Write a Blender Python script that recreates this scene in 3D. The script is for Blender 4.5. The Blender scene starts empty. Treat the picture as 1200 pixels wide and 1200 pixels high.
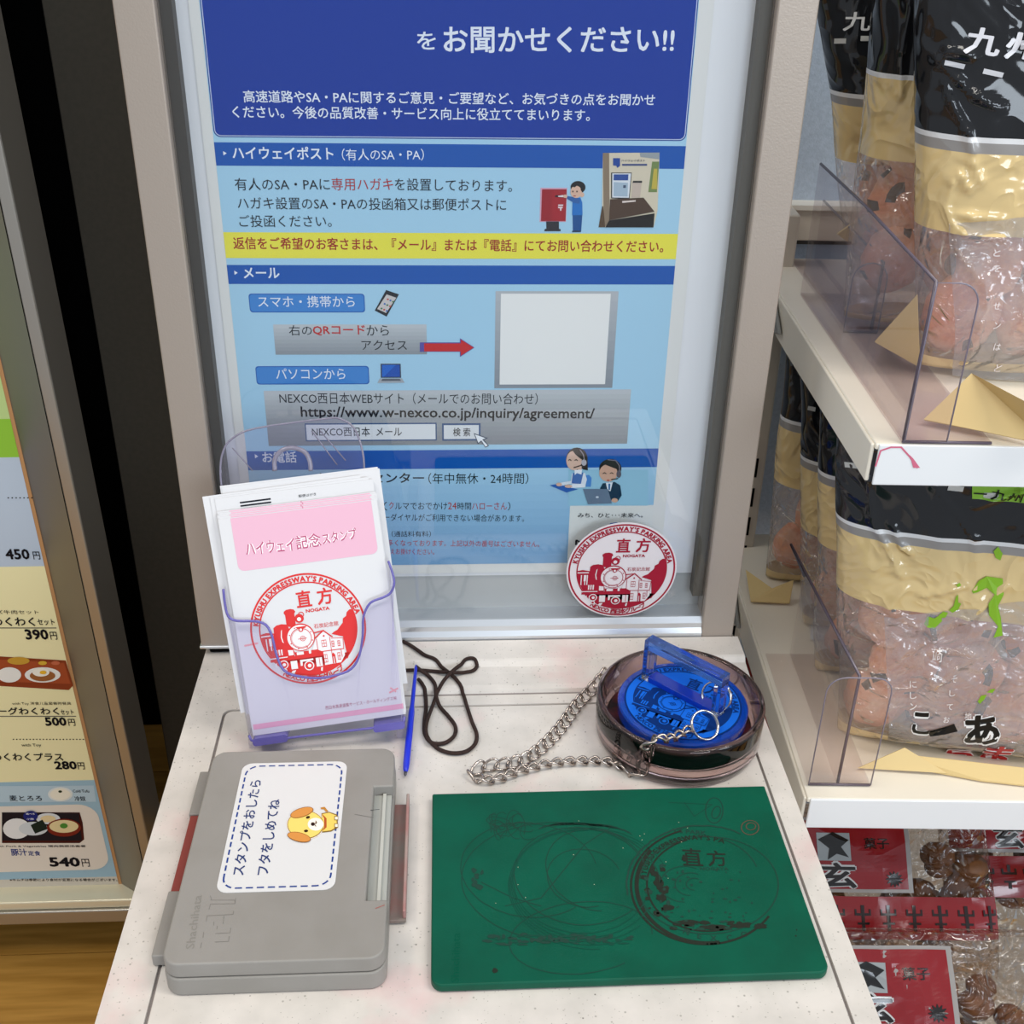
import bpy, math, random
import numpy as np
from mathutils import Matrix, Vector, noise
R_ = math.radians
scene = bpy.context.scene
COL = scene.collection
random.seed(4)

# ------------------------------------------------------------------ camera
CAM = np.array([0.0, 0.0, 1.25])
def unit(v): return v/np.linalg.norm(v)
_vv = np.array([-53.0, 2403.0]); _vy = np.array([-85.0, -755.0])      # vanishing points of the verticals and of the depth lines
FPX = math.sqrt(-(_vv @ _vy))
_dn = unit(np.array([*_vv, FPX])); _yy = unit(np.array([*_vy, FPX])); _xx = np.cross(_dn, _yy)
ROT = np.array([_xx, _yy, -_dn])
cam = bpy.data.cameras.new('camera'); camo = bpy.data.objects.new('camera', cam); COL.objects.link(camo)
cam.sensor_width = 36; cam.lens = FPX/1200*36; cam.clip_start = .01
_r, _d, _f = ROT @ [1, 0, 0], ROT @ [0, 1, 0], ROT @ [0, 0, 1]
camo.matrix_world = Matrix(((_r[0], -_d[0], -_f[0], CAM[0]), (_r[1], -_d[1], -_f[1], CAM[1]), (_r[2], -_d[2], -_f[2], CAM[2]), (0, 0, 0, 1)))
scene.camera = camo

# ------------------------------------------------------------------ light and exposure
w = bpy.data.worlds.new('world'); scene.world = w; w.use_nodes = True
w.node_tree.nodes['Background'].inputs[0].default_value = (.86, .92, 1, 1)
w.node_tree.nodes['Background'].inputs[1].default_value = .55
def area(name, loc, target, sx, sy, power, col):
    l = bpy.data.lights.new(name, 'AREA'); l.shape = 'RECTANGLE'; l.size = sx; l.size_y = sy; l.energy = power; l.color = col
    o = bpy.data.objects.new(name, l); COL.objects.link(o); o.location = loc
    o.rotation_euler = (Vector(target)-Vector(loc)).to_track_quat('-Z', 'Y').to_euler(); return o
area('ceiling_lamp_front', (-.5, -.3, 2.75), (-.5, -.3, 0), 1.2, .3, 15, (1, .96, .88))
area('ceiling_lamp_right', (1.1, .1, 2.75), (1.1, .1, 0), 1.2, .3, 24, (1, .95, .86))
area('ceiling_lamp_left', (-1.2, .4, 2.75), (-1.2, .4, 0), .3, 1.2, 13, (1, .93, .82))
area('window_daylight', (1.3, -3.2, 1.9), (0, .6, .9), 1.7, 1.1, 62, (.80, .90, 1))
area('side_window_daylight', (2.3, -1.3, 1.9), (.2, .6, .9), .8, .8, 14, (.78, .90, 1))
scene.view_settings.view_transform = 'Standard'; scene.view_settings.look = 'None'
scene.view_settings.gamma = 1; scene.view_settings.use_curve_mapping = False
scene.view_settings.exposure = -0.14
scene.cycles.transparent_max_bounces = 24
scene.cycles.max_bounces = 12

# ------------------------------------------------------------------ helpers
def ray(x, y): return ROT @ np.array([x-600.0, y-600.0, FPX])
def Zp(x, y, z): d = ray(x, y); return CAM + d*((z-CAM[2])/d[2])
def Yp(x, y, yy): d = ray(x, y); return CAM + d*(yy/d[1])
class Plane:
    def __init__(s, O, U, V):
        s.O = np.array(O, float); s.U = unit(np.array(U, float)); s.V = unit(np.array(V, float)); s.N = np.cross(s.U, s.V)
    def px(s, x, y):
        d = ray(x, y); t = ((s.O-CAM) @ s.N)/(d @ s.N); p = CAM+d*t-s.O; return np.array([p @ s.U, p @ s.V])
    def p3(s, u, v, off=0): return s.O+u*s.U+v*s.V+off*s.N
    def shift(s, off): return Plane(s.O+off*s.N, s.U, s.V)

def lin(c): return c/12.92 if c <= .04045 else ((c+.055)/1.055)**2.4
def rgb(h): h = h.lstrip('#'); return tuple(lin(int(h[i:i+2], 16)/255) for i in (0, 2, 4))+(1,)
MATS = {}
def mat(name, col=None, rough=.5, metal=0, spec=.5, trans=0, ior=1.45, coat=0, emit=None, noise_col=None, nscale=30, bump=0, bscale=200, bdetail=3):
    if name in MATS: return MATS[name]
    m = bpy.data.materials.new(name); m.use_nodes = True; nt = m.node_tree; b = nt.nodes['Principled BSDF']
    b.inputs['Base Color'].default_value = rgb(col); b.inputs['Roughness'].default_value = rough
    b.inputs['Metallic'].default_value = metal; b.inputs['Specular IOR Level'].default_value = spec
    b.inputs['Transmission Weight'].default_value = trans; b.inputs['IOR'].default_value = ior
    b.inputs['Coat Weight'].default_value = coat; b.inputs['Coat Roughness'].default_value = .08
    tc = nt.nodes.new('ShaderNodeTexCoord')
    if noise_col:
        n = nt.nodes.new('ShaderNodeTexNoise'); n.inputs['Scale'].default_value = nscale; n.inputs['Detail'].default_value = 5
        nt.links.new(tc.outputs['Object'], n.inputs['Vector'])
        r = nt.nodes.new('ShaderNodeValToRGB'); r.color_ramp.elements[0].position = .38; r.color_ramp.elements[1].position = .64
        r.color_ramp.elements[0].color = rgb(col); r.color_ramp.elements[1].color = rgb(noise_col)
        nt.links.new(n.outputs['Fac'], r.inputs['Fac']); nt.links.new(r.outputs['Color'], b.inputs['Base Color'])
    if bump:
        n = nt.nodes.new('ShaderNodeTexNoise'); n.inputs['Scale'].default_value = bscale; n.inputs['Detail'].default_value = bdetail
        nt.links.new(tc.outputs['Object'], n.inputs['Vector'])
        bm = nt.nodes.new('ShaderNodeBump'); bm.inputs['Strength'].default_value = 1; bm.inputs['Distance'].default_value = bump
        nt.links.new(n.outputs['Fac'], bm.inputs['Height']); nt.links.new(bm.outputs['Normal'], b.inputs['Normal'])
    MATS[name] = m; return m
def film(name, tint='#ffffff', haze=0.0, hazecol='#ffffff', rough=.08, wrinkle=0, wscale=40, refl=1.0):
    """thin clear plastic: straight-through light, a fresnel mirror and a little milky scatter"""
    if name in MATS: return MATS[name]
    m = bpy.data.materials.new(name); m.use_nodes = True; nt = m.node_tree; nt.nodes.clear()
    out = nt.nodes.new('ShaderNodeOutputMaterial'); tr = nt.nodes.new('ShaderNodeBsdfTransparent'); tr.inputs[0].default_value = rgb(tint)
    df = nt.nodes.new('ShaderNodeBsdfDiffuse'); df.inputs[0].default_value = rgb(hazecol)
    m1 = nt.nodes.new('ShaderNodeMixShader'); m1.inputs[0].default_value = haze
    nt.links.new(tr.outputs[0], m1.inputs[1]); nt.links.new(df.outputs[0], m1.inputs[2])
    gl = nt.nodes.new('ShaderNodeBsdfGlossy'); gl.inputs['Roughness'].default_value = rough
    fr = nt.nodes.new('ShaderNodeLayerWeight'); fr.inputs[0].default_value = .5
    pw = nt.nodes.new('ShaderNodeMath'); pw.operation = 'POWER'; pw.inputs[1].default_value = 5; nt.links.new(fr.outputs['Facing'], pw.inputs[0])
    mu = nt.nodes.new('ShaderNodeMath'); mu.operation = 'MULTIPLY_ADD'; mu.inputs[1].default_value = .96*min(refl, 1); mu.inputs[2].default_value = .04*refl; mu.use_clamp = True
    m2 = nt.nodes.new('ShaderNodeMixShader'); nt.links.new(pw.outputs[0], mu.inputs[0]); nt.links.new(mu.outputs[0], m2.inputs[0])
    nt.links.new(m1.outputs[0], m2.inputs[1]); nt.links.new(gl.outputs[0], m2.inputs[2]); nt.links.new(m2.outputs[0], out.inputs[0])
    if wrinkle:
        wrinkle_bump(nt, wrinkle, wscale, [(gl, 'Normal'), (fr, 'Normal')])
    MATS[name] = m; return m
def wrinkle_bump(nt, amp, sc, sinks):
    tc = nt.nodes.new('ShaderNodeTexCoord'); n = nt.nodes.new('ShaderNodeTexNoise'); n.inputs['Scale'].default_value = sc*.25; n.inputs['Detail'].default_value = 2
    n.inputs['Distortion'].default_value = 1.0
    a = nt.nodes.new('ShaderNodeMath'); a.operation = 'SUBTRACT'; a.inputs[1].default_value = .5
    b = nt.nodes.new('ShaderNodeMath'); b.operation = 'ABSOLUTE'
    bm = nt.nodes.new('ShaderNodeBump'); bm.inputs['Strength'].default_value = 1; bm.inputs['Distance'].default_value = amp; bm.invert = True
    nt.links.new(tc.outputs['Object'], n.inputs['Vector']); nt.links.new(n.outputs['Fac'], a.inputs[0]); nt.links.new(a.outputs[0], b.inputs[0])
    nt.links.new(b.outputs[0], bm.inputs['Height'])
    for nd, s in sinks: nt.links.new(bm.outputs['Normal'], nd.inputs[s])
def glossy_print(name, col, wr=.02, rough=.16, sc=40):
    """printed plastic film, opaque ink under gloss"""
    if name in MATS: return MATS[name]
    m = mat(name, col, rough, spec=.6, coat=.4)
    wrinkle_bump(m.node_tree, wr, sc, [(m.node_tree.nodes['Principled BSDF'], 'Normal'), (m.node_tree.nodes['Principled BSDF'], 'Coat Normal')])
    return m
def ink(h, rough=.5, spec=.08):
    return mat('ink_'+h.lstrip('#')+('' if rough == .5 else '_gloss'), h, rough, spec=spec if rough == .5 else .3)

def tag(o, label=None, cat=None, group=None, kind=None):
    if label: o['label'] = label
    if cat: o['category'] = cat
    if group: o['group'] = group
    if kind: o['kind'] = kind
    return o
def link(o, parent):
    COL.objects.link(o)
    if parent is not None:
        o.parent = parent
        m = Matrix.Identity(4); chain = []
        q = parent
        while q is not None: chain.append(q); q = q.parent
        wm = Matrix.Identity(4)
        for q in reversed(chain): wm = wm @ (q.matrix_parent_inverse if q.parent else Matrix.Identity(4)) @ q.matrix_basis
        o.matrix_parent_inverse = wm.inverted()
    return o
def empty(name, loc, label, cat, group=None, kind=None):
    o = bpy.data.objects.new(name, None); o.location = loc; o.empty_display_size = .02; COL.objects.link(o)
    return tag(o, label, cat, group, kind)
def mobj(name, V, F, m, parent=None, smooth=False, bevel=0, fm=None, segs=2):
    me = bpy.data.meshes.new(name); me.from_pydata([tuple(map(float, v)) for v in V], [], [list(map(int, f)) for f in F])
    for x in (m if isinstance(m, (list, tuple)) else [m]): me.materials.append(x)
    if fm is not None: me.polygons.foreach_set('material_index', fm)
    if smooth: me.polygons.foreach_set('use_smooth', [True]*len(me.polygons))
    me.update(); o = bpy.data.objects.new(name, me); link(o, parent)
    if bevel:
        b = o.modifiers.new('bevel', 'BEVEL'); b.width = bevel; b.segments = segs; b.limit_method = 'ANGLE'; b.angle_limit = R_(40)
        me.polygons.foreach_set('use_smooth', [True]*len(me.polygons))
        wn = o.modifiers.new('wn', 'WEIGHTED_NORMAL'); wn.keep_sharp = True
    return o
class MB:
    def __init__(s): s.V = []; s.F = []; s.M = []
    def add(s, V, F, mi=0):
        n = len(s.V); s.V += [tuple(v) for v in V]; s.F += [[i+n for i in f] for f in F]; s.M += [mi]*len(F)
    def box(s, x0, x1, y0, y1, z0, z1, mi=0):
        V = [(x, y, z) for z in (z0, z1) for y in (y0, y1) for x in (x0, x1)]
        s.add(V, [(0, 2, 3, 1), (4, 5, 7, 6), (0, 1, 5, 4), (2, 6, 7, 3), (0, 4, 6, 2), (1, 3, 7, 5)], mi)
    def prism(s, P, pl, o0, o1, mi=0):
        """P 2-D outline in plane coordinates (counter-clockwise), from offset o0 to o1 along the normal"""
        n = len(P); V = [pl.p3(u, v, o0) for u, v in P]+[pl.p3(u, v, o1) for u, v in P]
        s.add(V, [list(range(n))[::-1], list(range(n, 2*n))]+[(i, (i+1) % n, (i+1) % n+n, i+n) for i in range(n)], mi)
    def tube(s, P, r, n=8, closed=False, mi=0, cap=True):
        P = [np.array(p, float) for p in P]; N = len(P); rr = r if isinstance(r, (list, tuple)) else [r]*N
        T = []
        for i in range(N):
            a = P[(i-1) % N] if (closed or i > 0) else P[i]; b = P[(i+1) % N] if (closed or i < N-1) else P[i]; T.append(unit(b-a))
        ref = np.array([0, 0, 1.0]) if abs(T[0][2]) < .9 else np.array([1.0, 0, 0])
        A = unit(np.cross(T[0], ref)); V = []
        for i in range(N):
            A = unit(A-(A @ T[i])*T[i]); B = np.cross(T[i], A)
            for k in range(n):
                t = 2*math.pi*k/n; V.append(P[i]+rr[i]*(math.cos(t)*A+math.sin(t)*B))
        F = []
        for i in range(N if closed else N-1):
            j = (i+1) % N
            for k in range(n): F.append((i*n+k, i*n+(k+1) % n, j*n+(k+1) % n, j*n+k))
        if not closed and cap: F += [list(range(n))[::-1], [(N-1)*n+k for k in range(n)]]
        s.add(V, F, mi)
    def lathe(s, prof, c, n=64, mi=0, ax=None):
        V = []; m = len(prof)
        for k in range(n):
            t = 2*math.pi*k/n
            for r, z in prof: V.append((c[0]+r*math.cos(t), c[1]+r*math.sin(t), c[2]+z))
        F = [(k*m+i, ((k+1) % n)*m+i, ((k+1) % n)*m+i+1, k*m+i+1) for k in range(n) for i in range(m-1)]
        s.add(V, F, mi)
    def build(s, name, m, parent=None, **k):
        return mobj(name, s.V, s.F, m, parent, fm=s.M, **k)
def boxo(name, b, m, parent=None, **k): q = MB(); q.box(*b); return q.build(name, m, parent, **k)
def prismo(name, P, pl, o0, o1, m, parent=None, **k): q = MB(); q.prism(P, pl, o0, o1); return q.build(name, m, parent, **k)
def tubeo(name, P, r, m, parent=None, n=8, closed=False): q = MB(); q.tube(P, r, n, closed); return q.build(name, m, parent, smooth=True)
def rrect(x0, x1, y0, y1, r, n=6, corners=(1, 1, 1, 1)):
    """corners: lower-left, lower-right, upper-right, upper-left"""
    P = []
    for (cx, cy, a0, on) in ((x0+r, y0+r, 180, corners[0]), (x1-r, y0+r, 270, corners[1]), (x1-r, y1-r, 0, corners[2]), (x0+r, y1-r, 90, corners[3])):
        if not on: P.append((cx+(r if a0 in (270, 0) else -r), cy+(r if a0 in (0, 90) else -r))); continue
        for i in range(n+1):
            t = R_(a0+90*i/n); P.append((cx+r*math.cos(t), cy+r*math.sin(t)))
    return P
def spline(P, k=8, closed=False):
    P = [np.array(p, float) for p in P]; N = len(P); out = []
    for i in range(N if closed else N-1):
        g = (lambda j: P[j % N]) if closed else (lambda j: P[max(0, min(N-1, j))])
        a, b, c, d = g(i-1), g(i), g(i+1), g(i+2)
        for s in range(k):
            t = s/k; out.append(.5*((2*b)+(c-a)*t+(2*a-5*b+4*c-d)*t*t+(3*b-a-3*c+d)*t**3))
    if not closed: out.append(P[-1])
    return out

# ------------------------------------------------------------------ flat print
_TC = {}
def glyphs(s, bold=0.0):
    key = (s, bold)
    if key not in _TC:
        c = bpy.data.curves.new('t', 'FONT'); c.body = s; c.resolution_u = 2
        o = bpy.data.objects.new('t', c); COL.objects.link(o)
        ev = o.evaluated_get(bpy.context.evaluated_depsgraph_get()); me = ev.to_mesh()
        V = np.array([(v.co.x, v.co.y) for v in me.vertices]).reshape(-1, 2); F = [list(p.vertices) for p in me.polygons]
        if bold > 0 and len(V):
            k = 4 if bold < .03 else 8; V0 = V; F0 = F; n0 = len(V0)
            V = np.vstack([np.c_[V0+bold*np.array([math.cos(2*math.pi*(i+.5)/k), math.sin(2*math.pi*(i+.5)/k)]), np.full(n0, 3e-6*i)] for i in range(k)]); F = [[i+n0*j for i in f] for j in range(k) for f in F0]
        ev.to_mesh_clear(); bpy.data.objects.remove(o); bpy.data.curves.remove(c); _TC[key] = (V, F)
    return _TC[key]
class Print:
    def __init__(s, pl, step=1e-4): s.pl = pl; s.items = []; s.step = step
    def raw(s, V, F, col, layer, z=None):
        V = np.array(V, float).reshape(-1, 2); z = np.zeros(len(V)) if z is None else z
        s.items.append((V, F, col, layer, z+(len(s.items) % 20)*1.3e-6))
    def poly(s, pts, col, layer=1): s.uv([s.pl.px(*p) for p in pts], col, layer)
    def uv(s, pts, col, layer=1):
        P = [tuple(p) for p in pts]; a = sum(P[i][0]*P[(i+1) % len(P)][1]-P[(i+1) % len(P)][0]*P[i][1] for i in range(len(P)))
        if a < 0: P = P[::-1]
        s.raw(P, [list(range(len(P)))], col, layer)
    def rect(s, a, b, col, layer=0, r=0):
        (u0, v0), (u1, v1) = s.pl.px(*a), s.pl.px(*b); u0, u1 = sorted((u0, u1)); v0, v1 = sorted((v0, v1))
        s.uv(rrect(u0, u1, v0, v1, r) if r else [(u0, v0), (u1, v0), (u1, v1), (u0, v1)], col, layer)
    def grad(s, a, b, c0, c1, layer=0, n=8, vertical=True):
        (u0, v0), (u1, v1) = s.pl.px(*a), s.pl.px(*b)
        for i in range(n):
            t0, t1 = i/n, (i+1)/n; k = (i+.5)/n
            h = '#'+''.join('%02x' % round(int(c0[j:j+2], 16)*(1-k)+int(c1[j:j+2], 16)*k) for j in (1, 3, 5))
            if vertical: q = [(u0, v0+(v1-v0)*t0), (u1, v0+(v1-v0)*t0), (u1, v0+(v1-v0)*t1), (u0, v0+(v1-v0)*t1)]
            else: q = [(u0+(u1-u0)*t0, v0), (u0+(u1-u0)*t0, v1), (u0+(u1-u0)*t1, v1), (u0+(u1-u0)*t1, v0)]
            s.uv(q, h, layer)
    def ell(s, c, rx, ry, col, layer=1, n=24, rot=0):
        s.poly([(c[0]+rx*math.cos(t)*math.cos(rot)-ry*math.sin(t)*math.sin(rot), c[1]+rx*math.cos(t)*math.sin(rot)+ry*math.sin(t)*math.cos(rot)) for t in [2*math.pi*i/n for i in range(n)]], col, layer)
    def ring(s, cu, cv, r0, r1, col, layer=1, n=72, a0=0, a1=360, sx=1, sy=1):
        V = []; full = abs(a1-a0) >= 360; m = n if full else n+1
        for i in range(m):
            t = R_(a0+(a1-a0)*i/n)
            for r in (r0, r1): V.append((cu+r*sx*math.cos(t), cv+r*sy*math.sin(t)))
        F = [(2*i, 2*i+1, 2*((i+1) % m)+1, 2*((i+1) % m)) for i in range(n)]
        s.raw(V, F, col, layer)
    def line(s, pts, wd, col, layer=1, uv=False):
        P = [np.array(p if uv else s.pl.px(*p)) for p in pts]
        for a, b in zip(P[:-1], P[1:]):
            d = b-a; L = np.linalg.norm(d)
            if L < 1e-7: continue
            d /= L; n = np.array([-d[1], d[0]])*wd/2; e = d*wd*.3
            s.uv([a-n-e, b-n+e, b+n+e, a+n-e], col, layer)
    def text(s, st, a, b, h, col, bold=0.0, layer=2, hv=None):
        """ink box: lower-left a, lower-right b in photo pixels, h pixels tall"""
        p0, p1 = s.pl.px(*a), s.pl.px(*b); hv = hv or (0, -h); p2 = s.pl.px(a[0]+hv[0], a[1]+hv[1])
        s.text_uv(st, p0, p1, np.linalg.norm(p2-p0), col, bold, layer)
    def text_uv(s, st, p0, p1, H, col, bold=0.0, layer=2):
        V, F = glyphs(st, bold)
        if not len(V): return
        z = V[:, 2] if V.shape[1] > 2 else None; V = V[:, :2]; lo, hi = V.min(0), V.max(0); T = (V-lo)/np.maximum(hi-lo, 1e-6); d = np.array(p1)-np.array(p0); n = unit(np.array([-d[1], d[0]]))*H
        s.raw(np.array(p0)+T[:, :1]*d+T[:, 1:]*n, F, col, layer, z)
    def arc(s, st, cu, cv, r, a0, a1, h, col, bold=.0, layer=2, outward=True):
        """one glyph at a time round a circle; a0, a1 = angles of first and last glyph centre"""
        adv = []
        for ch in st:
            V, _ = glyphs(ch, bold); wch = (V[:, 0].max()-V[:, 0].min()) if len(V) else .25
            adv.append(wch+.12)
        cum = [0]
        for i in range(1, len(st)): cum.append(cum[-1]+(adv[i-1]+adv[i])/2)
        caph = glyphs('H', bold)[0][:, 1].max()
        for ch, c in zip(st, cum):
            V, F = glyphs(ch, bold)
            if not len(V): continue
            z = V[:, 2] if V.shape[1] > 2 else None
            ang = R_(a0+(a1-a0)*c/cum[-1]); k = h/caph; mid = (V[:, 0].max()+V[:, 0].min())/2
            X = (V[:, 0]-mid)*k; Y = (V[:, 1]-caph/2)*k
            er = np.array([math.cos(ang), math.sin(ang)]); et = np.array([math.sin(ang), -math.cos(ang)])
            if not outward: up, rt = -er, -et
            else: up, rt = er, et
            s.raw(np.array([cu, cv])+r*er+np.outer(X, rt)+np.outer(Y, up), F, col, layer, z)
    def build(s, name, parent, base=1e-4, surf=None, rough=.5, split=None, matfn=None):
        V = []; F = []; fm = []; cols = []
        for P, fs, c, ly, zz in s.items:
            if c not in cols: cols.append(c)
            n = len(V); off = base+ly*s.step
            for (u, v), z_ in zip(P, zz):
                V.append(s.pl.p3(u, v, off+z_+(surf(u, v) if surf else 0)))
            for f in fs: F.append([i+n for i in f]); fm.append(cols.index(c))
        if not V: return None
        return mobj(name, V, F, [(matfn or (lambda q: ink(q, rough)))(c) for c in cols], parent, fm=fm)

def stamp_art(pr, cu, cv, r, inkc, paper, lay=1):
    """commemorative stamp: double ring, lettering on the ring, steam engine and the coal museum"""
    def q(x, y): return (cu+(x-587)/530*r, cv-(y-603)/447*r)
    def pol(P, c, l): pr.uv([q(*p) for p in P], c, l)
    def clipcirc(P, R=.835):
        out = []
        for x, y in P:
            a, b = (x-587)/530, (y-603)/447; k = math.hypot(a, b)
            if k > R: a, b = a*R/k, b*R/k
            out.append((587+a*530, 603+b*447))
        return out
    def circ(cx, cy, rx, c, l, n=28): pol([(cx+rx*math.cos(2*math.pi*i/n), cy+rx*.845*math.sin(2*math.pi*i/n)) for i in range(n)], c, l)
    def rg(cx, cy, r0, r1, l=None, a0=0, a1=360):
        c = q(cx, cy); pr.ring(c[0], c[1], r0/530*r, r1/530*r, inkc, lay+4 if l is None else l, n=32, a0=a0, a1=a1)
    W = paper
    pr.ring(cu, cv, r*.968, r*1.0, inkc, lay, n=96); pr.ring(cu, cv, r*.825, r*.848, inkc, lay, n=96)
    pr.arc("KYUSHU EXPRESSWAY'S PARKING AREA", cu, cv, r*.905, 166, 13, r*.092, inkc, .05, lay+1)
    pr.arc("NEXCO 西日本グループ", cu, cv, r*.905, 236.5, 300, r*.084, inkc, .04, lay+1, outward=False)
    pr.text_uv('直', q(515, 425), q(655, 425), r*.30, inkc, .025, lay+1); pr.text_uv('方', q(708, 425), q(850, 425), r*.30, inkc, .025, lay+1)
    pr.text_uv('NOGATA', q(588, 472), q(806, 472), r*.062, inkc, .035, lay+1)
    pr.text_uv('石炭記念館', q(640, 607), q(865, 607), r*.085, inkc, 0, lay+1)
    # wooded hill on the right
    pol(clipcirc([(790, 668), (815, 652), (850, 640), (868, 622), (905, 590), (912, 556), (945, 540), (955, 510), (985, 490), (1035, 486), (1060, 600), (1040, 720), (960, 830), (905, 860), (890, 700)]), inkc, lay)
    # ground
    pts = [(215, 828), (690, 828), (700, 905), (880, 905)]
    b = [(587+.835*530*math.cos(t), 603+.835*447*math.sin(t)) for t in [R_(x) for x in range(38, 150, 6)]]
    pol([(215, 826), (690, 826), (690, 905), (905, 880)]+b[0:], inkc, lay)
    # engine: tender and cab to the left, boiler, chimney
    pol(clipcirc([(140, 600), (200, 590), (270, 602), (272, 560), (300, 542), (350, 536), (400, 545), (420, 600), (400, 700), (430, 770), (420, 828), (215, 828), (150, 700)]), inkc, lay)
    pol([(395, 560), (395, 470), (385, 455), (388, 440), (410, 428), (450, 425), (480, 432), (492, 450), (480, 466), (478, 580)], inkc, lay)
    if W:
        pol([(150, 612), (262, 612), (262, 622), (150, 622)], W, lay+1)
        for x in (185, 222, 244): pol([(x, 640), (x+11, 640), (x+9, 740), (x, 735)], W, lay+1)
        pol([(215, 640), (240, 640), (236, 700), (214, 700)], W, lay+1)
        pol([(336, 590), (346, 580), (336, 640), (346, 690), (334, 680), (326, 640)], W, lay+1)
        for x in (262, 285, 308): pol([(x, 738), (x+14, 738), (x+12, 785), (x, 785)], W, lay+1)
        pol([(200, 800), (360, 800), (360, 808), (200, 808)], W, lay+1)
        pol([(372, 750), (418, 755), (420, 795), (374, 795)], W, lay+1)
    circ(505, 660, 132, inkc, lay+1)
    if W: circ(505, 662, 122, W, lay+2)
    rg(508, 668, 92, 98); rg(508, 668, 84, 87, a0=60, a1=300); rg(524, 672, 20, 25); rg(524, 672, 8, 11)
    pol([(470, 575), (575, 575), (560, 590), (490, 592)], inkc, lay+3); circ(517, 600, 22, inkc, lay+3)
    if W: circ(517, 600, 12, W, lay+4)
    pr.line([q(480, 672), q(560, 672)], r*.008, inkc, lay+4, uv=True)
    for a in range(0, 360, 45):
        t = R_(a+20); circ(508+107*math.cos(t), 664+90*math.sin(t), 6, inkc, lay+4, 8)
    circ(518, 508, 42, inkc, lay+3)
    if W: circ(516, 514, 19, W, lay+4)
    rg(540, 480, 20, 27, lay+3, -60, 200)
    # running board, cylinders, wheels
    pol([(430, 775), (640, 775), (690, 800), (690, 832), (200, 832), (200, 812), (430, 806)], inkc, lay+3)
    if W:
        for P in ([(448, 776), (512, 776), (512, 800), (448, 800)], [(560, 770), (582, 764), (580, 800), (560, 800)],
                  [(380, 842), (440, 842), (440, 908), (380, 908)], [(612, 842), (670, 842), (670, 914), (612, 914)],
                  [(468, 842), (590, 842), (590, 856), (490, 858), (486, 890), (468, 890)], [(238, 850), (255, 840), (250, 880), (240, 872)]):
            pol(P, W, lay+4)
        for cx, cy, a in ((316, 862, 42), (545, 896, 46)):
            circ(cx, cy, a, W, lay+4); circ(cx, cy, a*.78, inkc, lay+5); circ(cx+4, cy, a*.38, W, lay+6)
        circ(318, 912, 22, W, lay+4); circ(318, 912, 12, inkc, lay+5)
        pol([(385, 920), (420, 918), (400, 945), (372, 938)], W, lay+4); pol([(650, 925), (668, 922), (660, 955), (645, 950)], W, lay+4)
    # coal museum
    house = [(640, 680), (720, 636), (772, 692), (885, 706), (890, 905), (640, 905)]
    if W: pol([(600, 760), (640, 690), (720, 632), (772, 690), (888, 706), (884, 850), (840, 905), (690, 910), (690, 800), (600, 780)], W, lay+2)
    L = lambda P, wd=.010: pr.line([q(*p) for p in P], r*wd, inkc, lay+5, uv=True)
    L([(628, 640), (712, 632)], .02); L([(632, 684), (718, 630), (792, 690)], .022); L([(645, 690), (645, 905)]); L([(768, 690), (768, 905)]); L([(645, 797), (880, 797)], .014)
    L([(780, 700), (888, 710), (880, 800)]); L([(855, 800), (858, 860)])
    for x, y, ww, hh in ((688, 706, 44, 56), (778, 722, 24, 50), (832, 726, 24, 46), (688, 824, 34, 66), (816, 822, 28, 60)):
        pol([(x, y), (x+ww, y), (x+ww, y+hh), (x, y+hh)], inkc, lay+4)
        if W:
            for i in (0, 1):
                for j in (0, 1):
                    a, c = x+4+i*(ww-4)/2, y+5+j*(hh-5)/2; pol([(a, c), (a+(ww-12)/2, c), (a+(ww-12)/2, c+(hh-16)/2), (a, c+(hh-16)/2)], W, lay+5)
    pol([(765, 905), (765, 830), (780, 818), (795, 835), (797, 905), (785, 905), (783, 850), (775, 850), (775, 905)], inkc, lay+5)
    circ(716, 674, 9, inkc, lay+4, 10)

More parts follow.
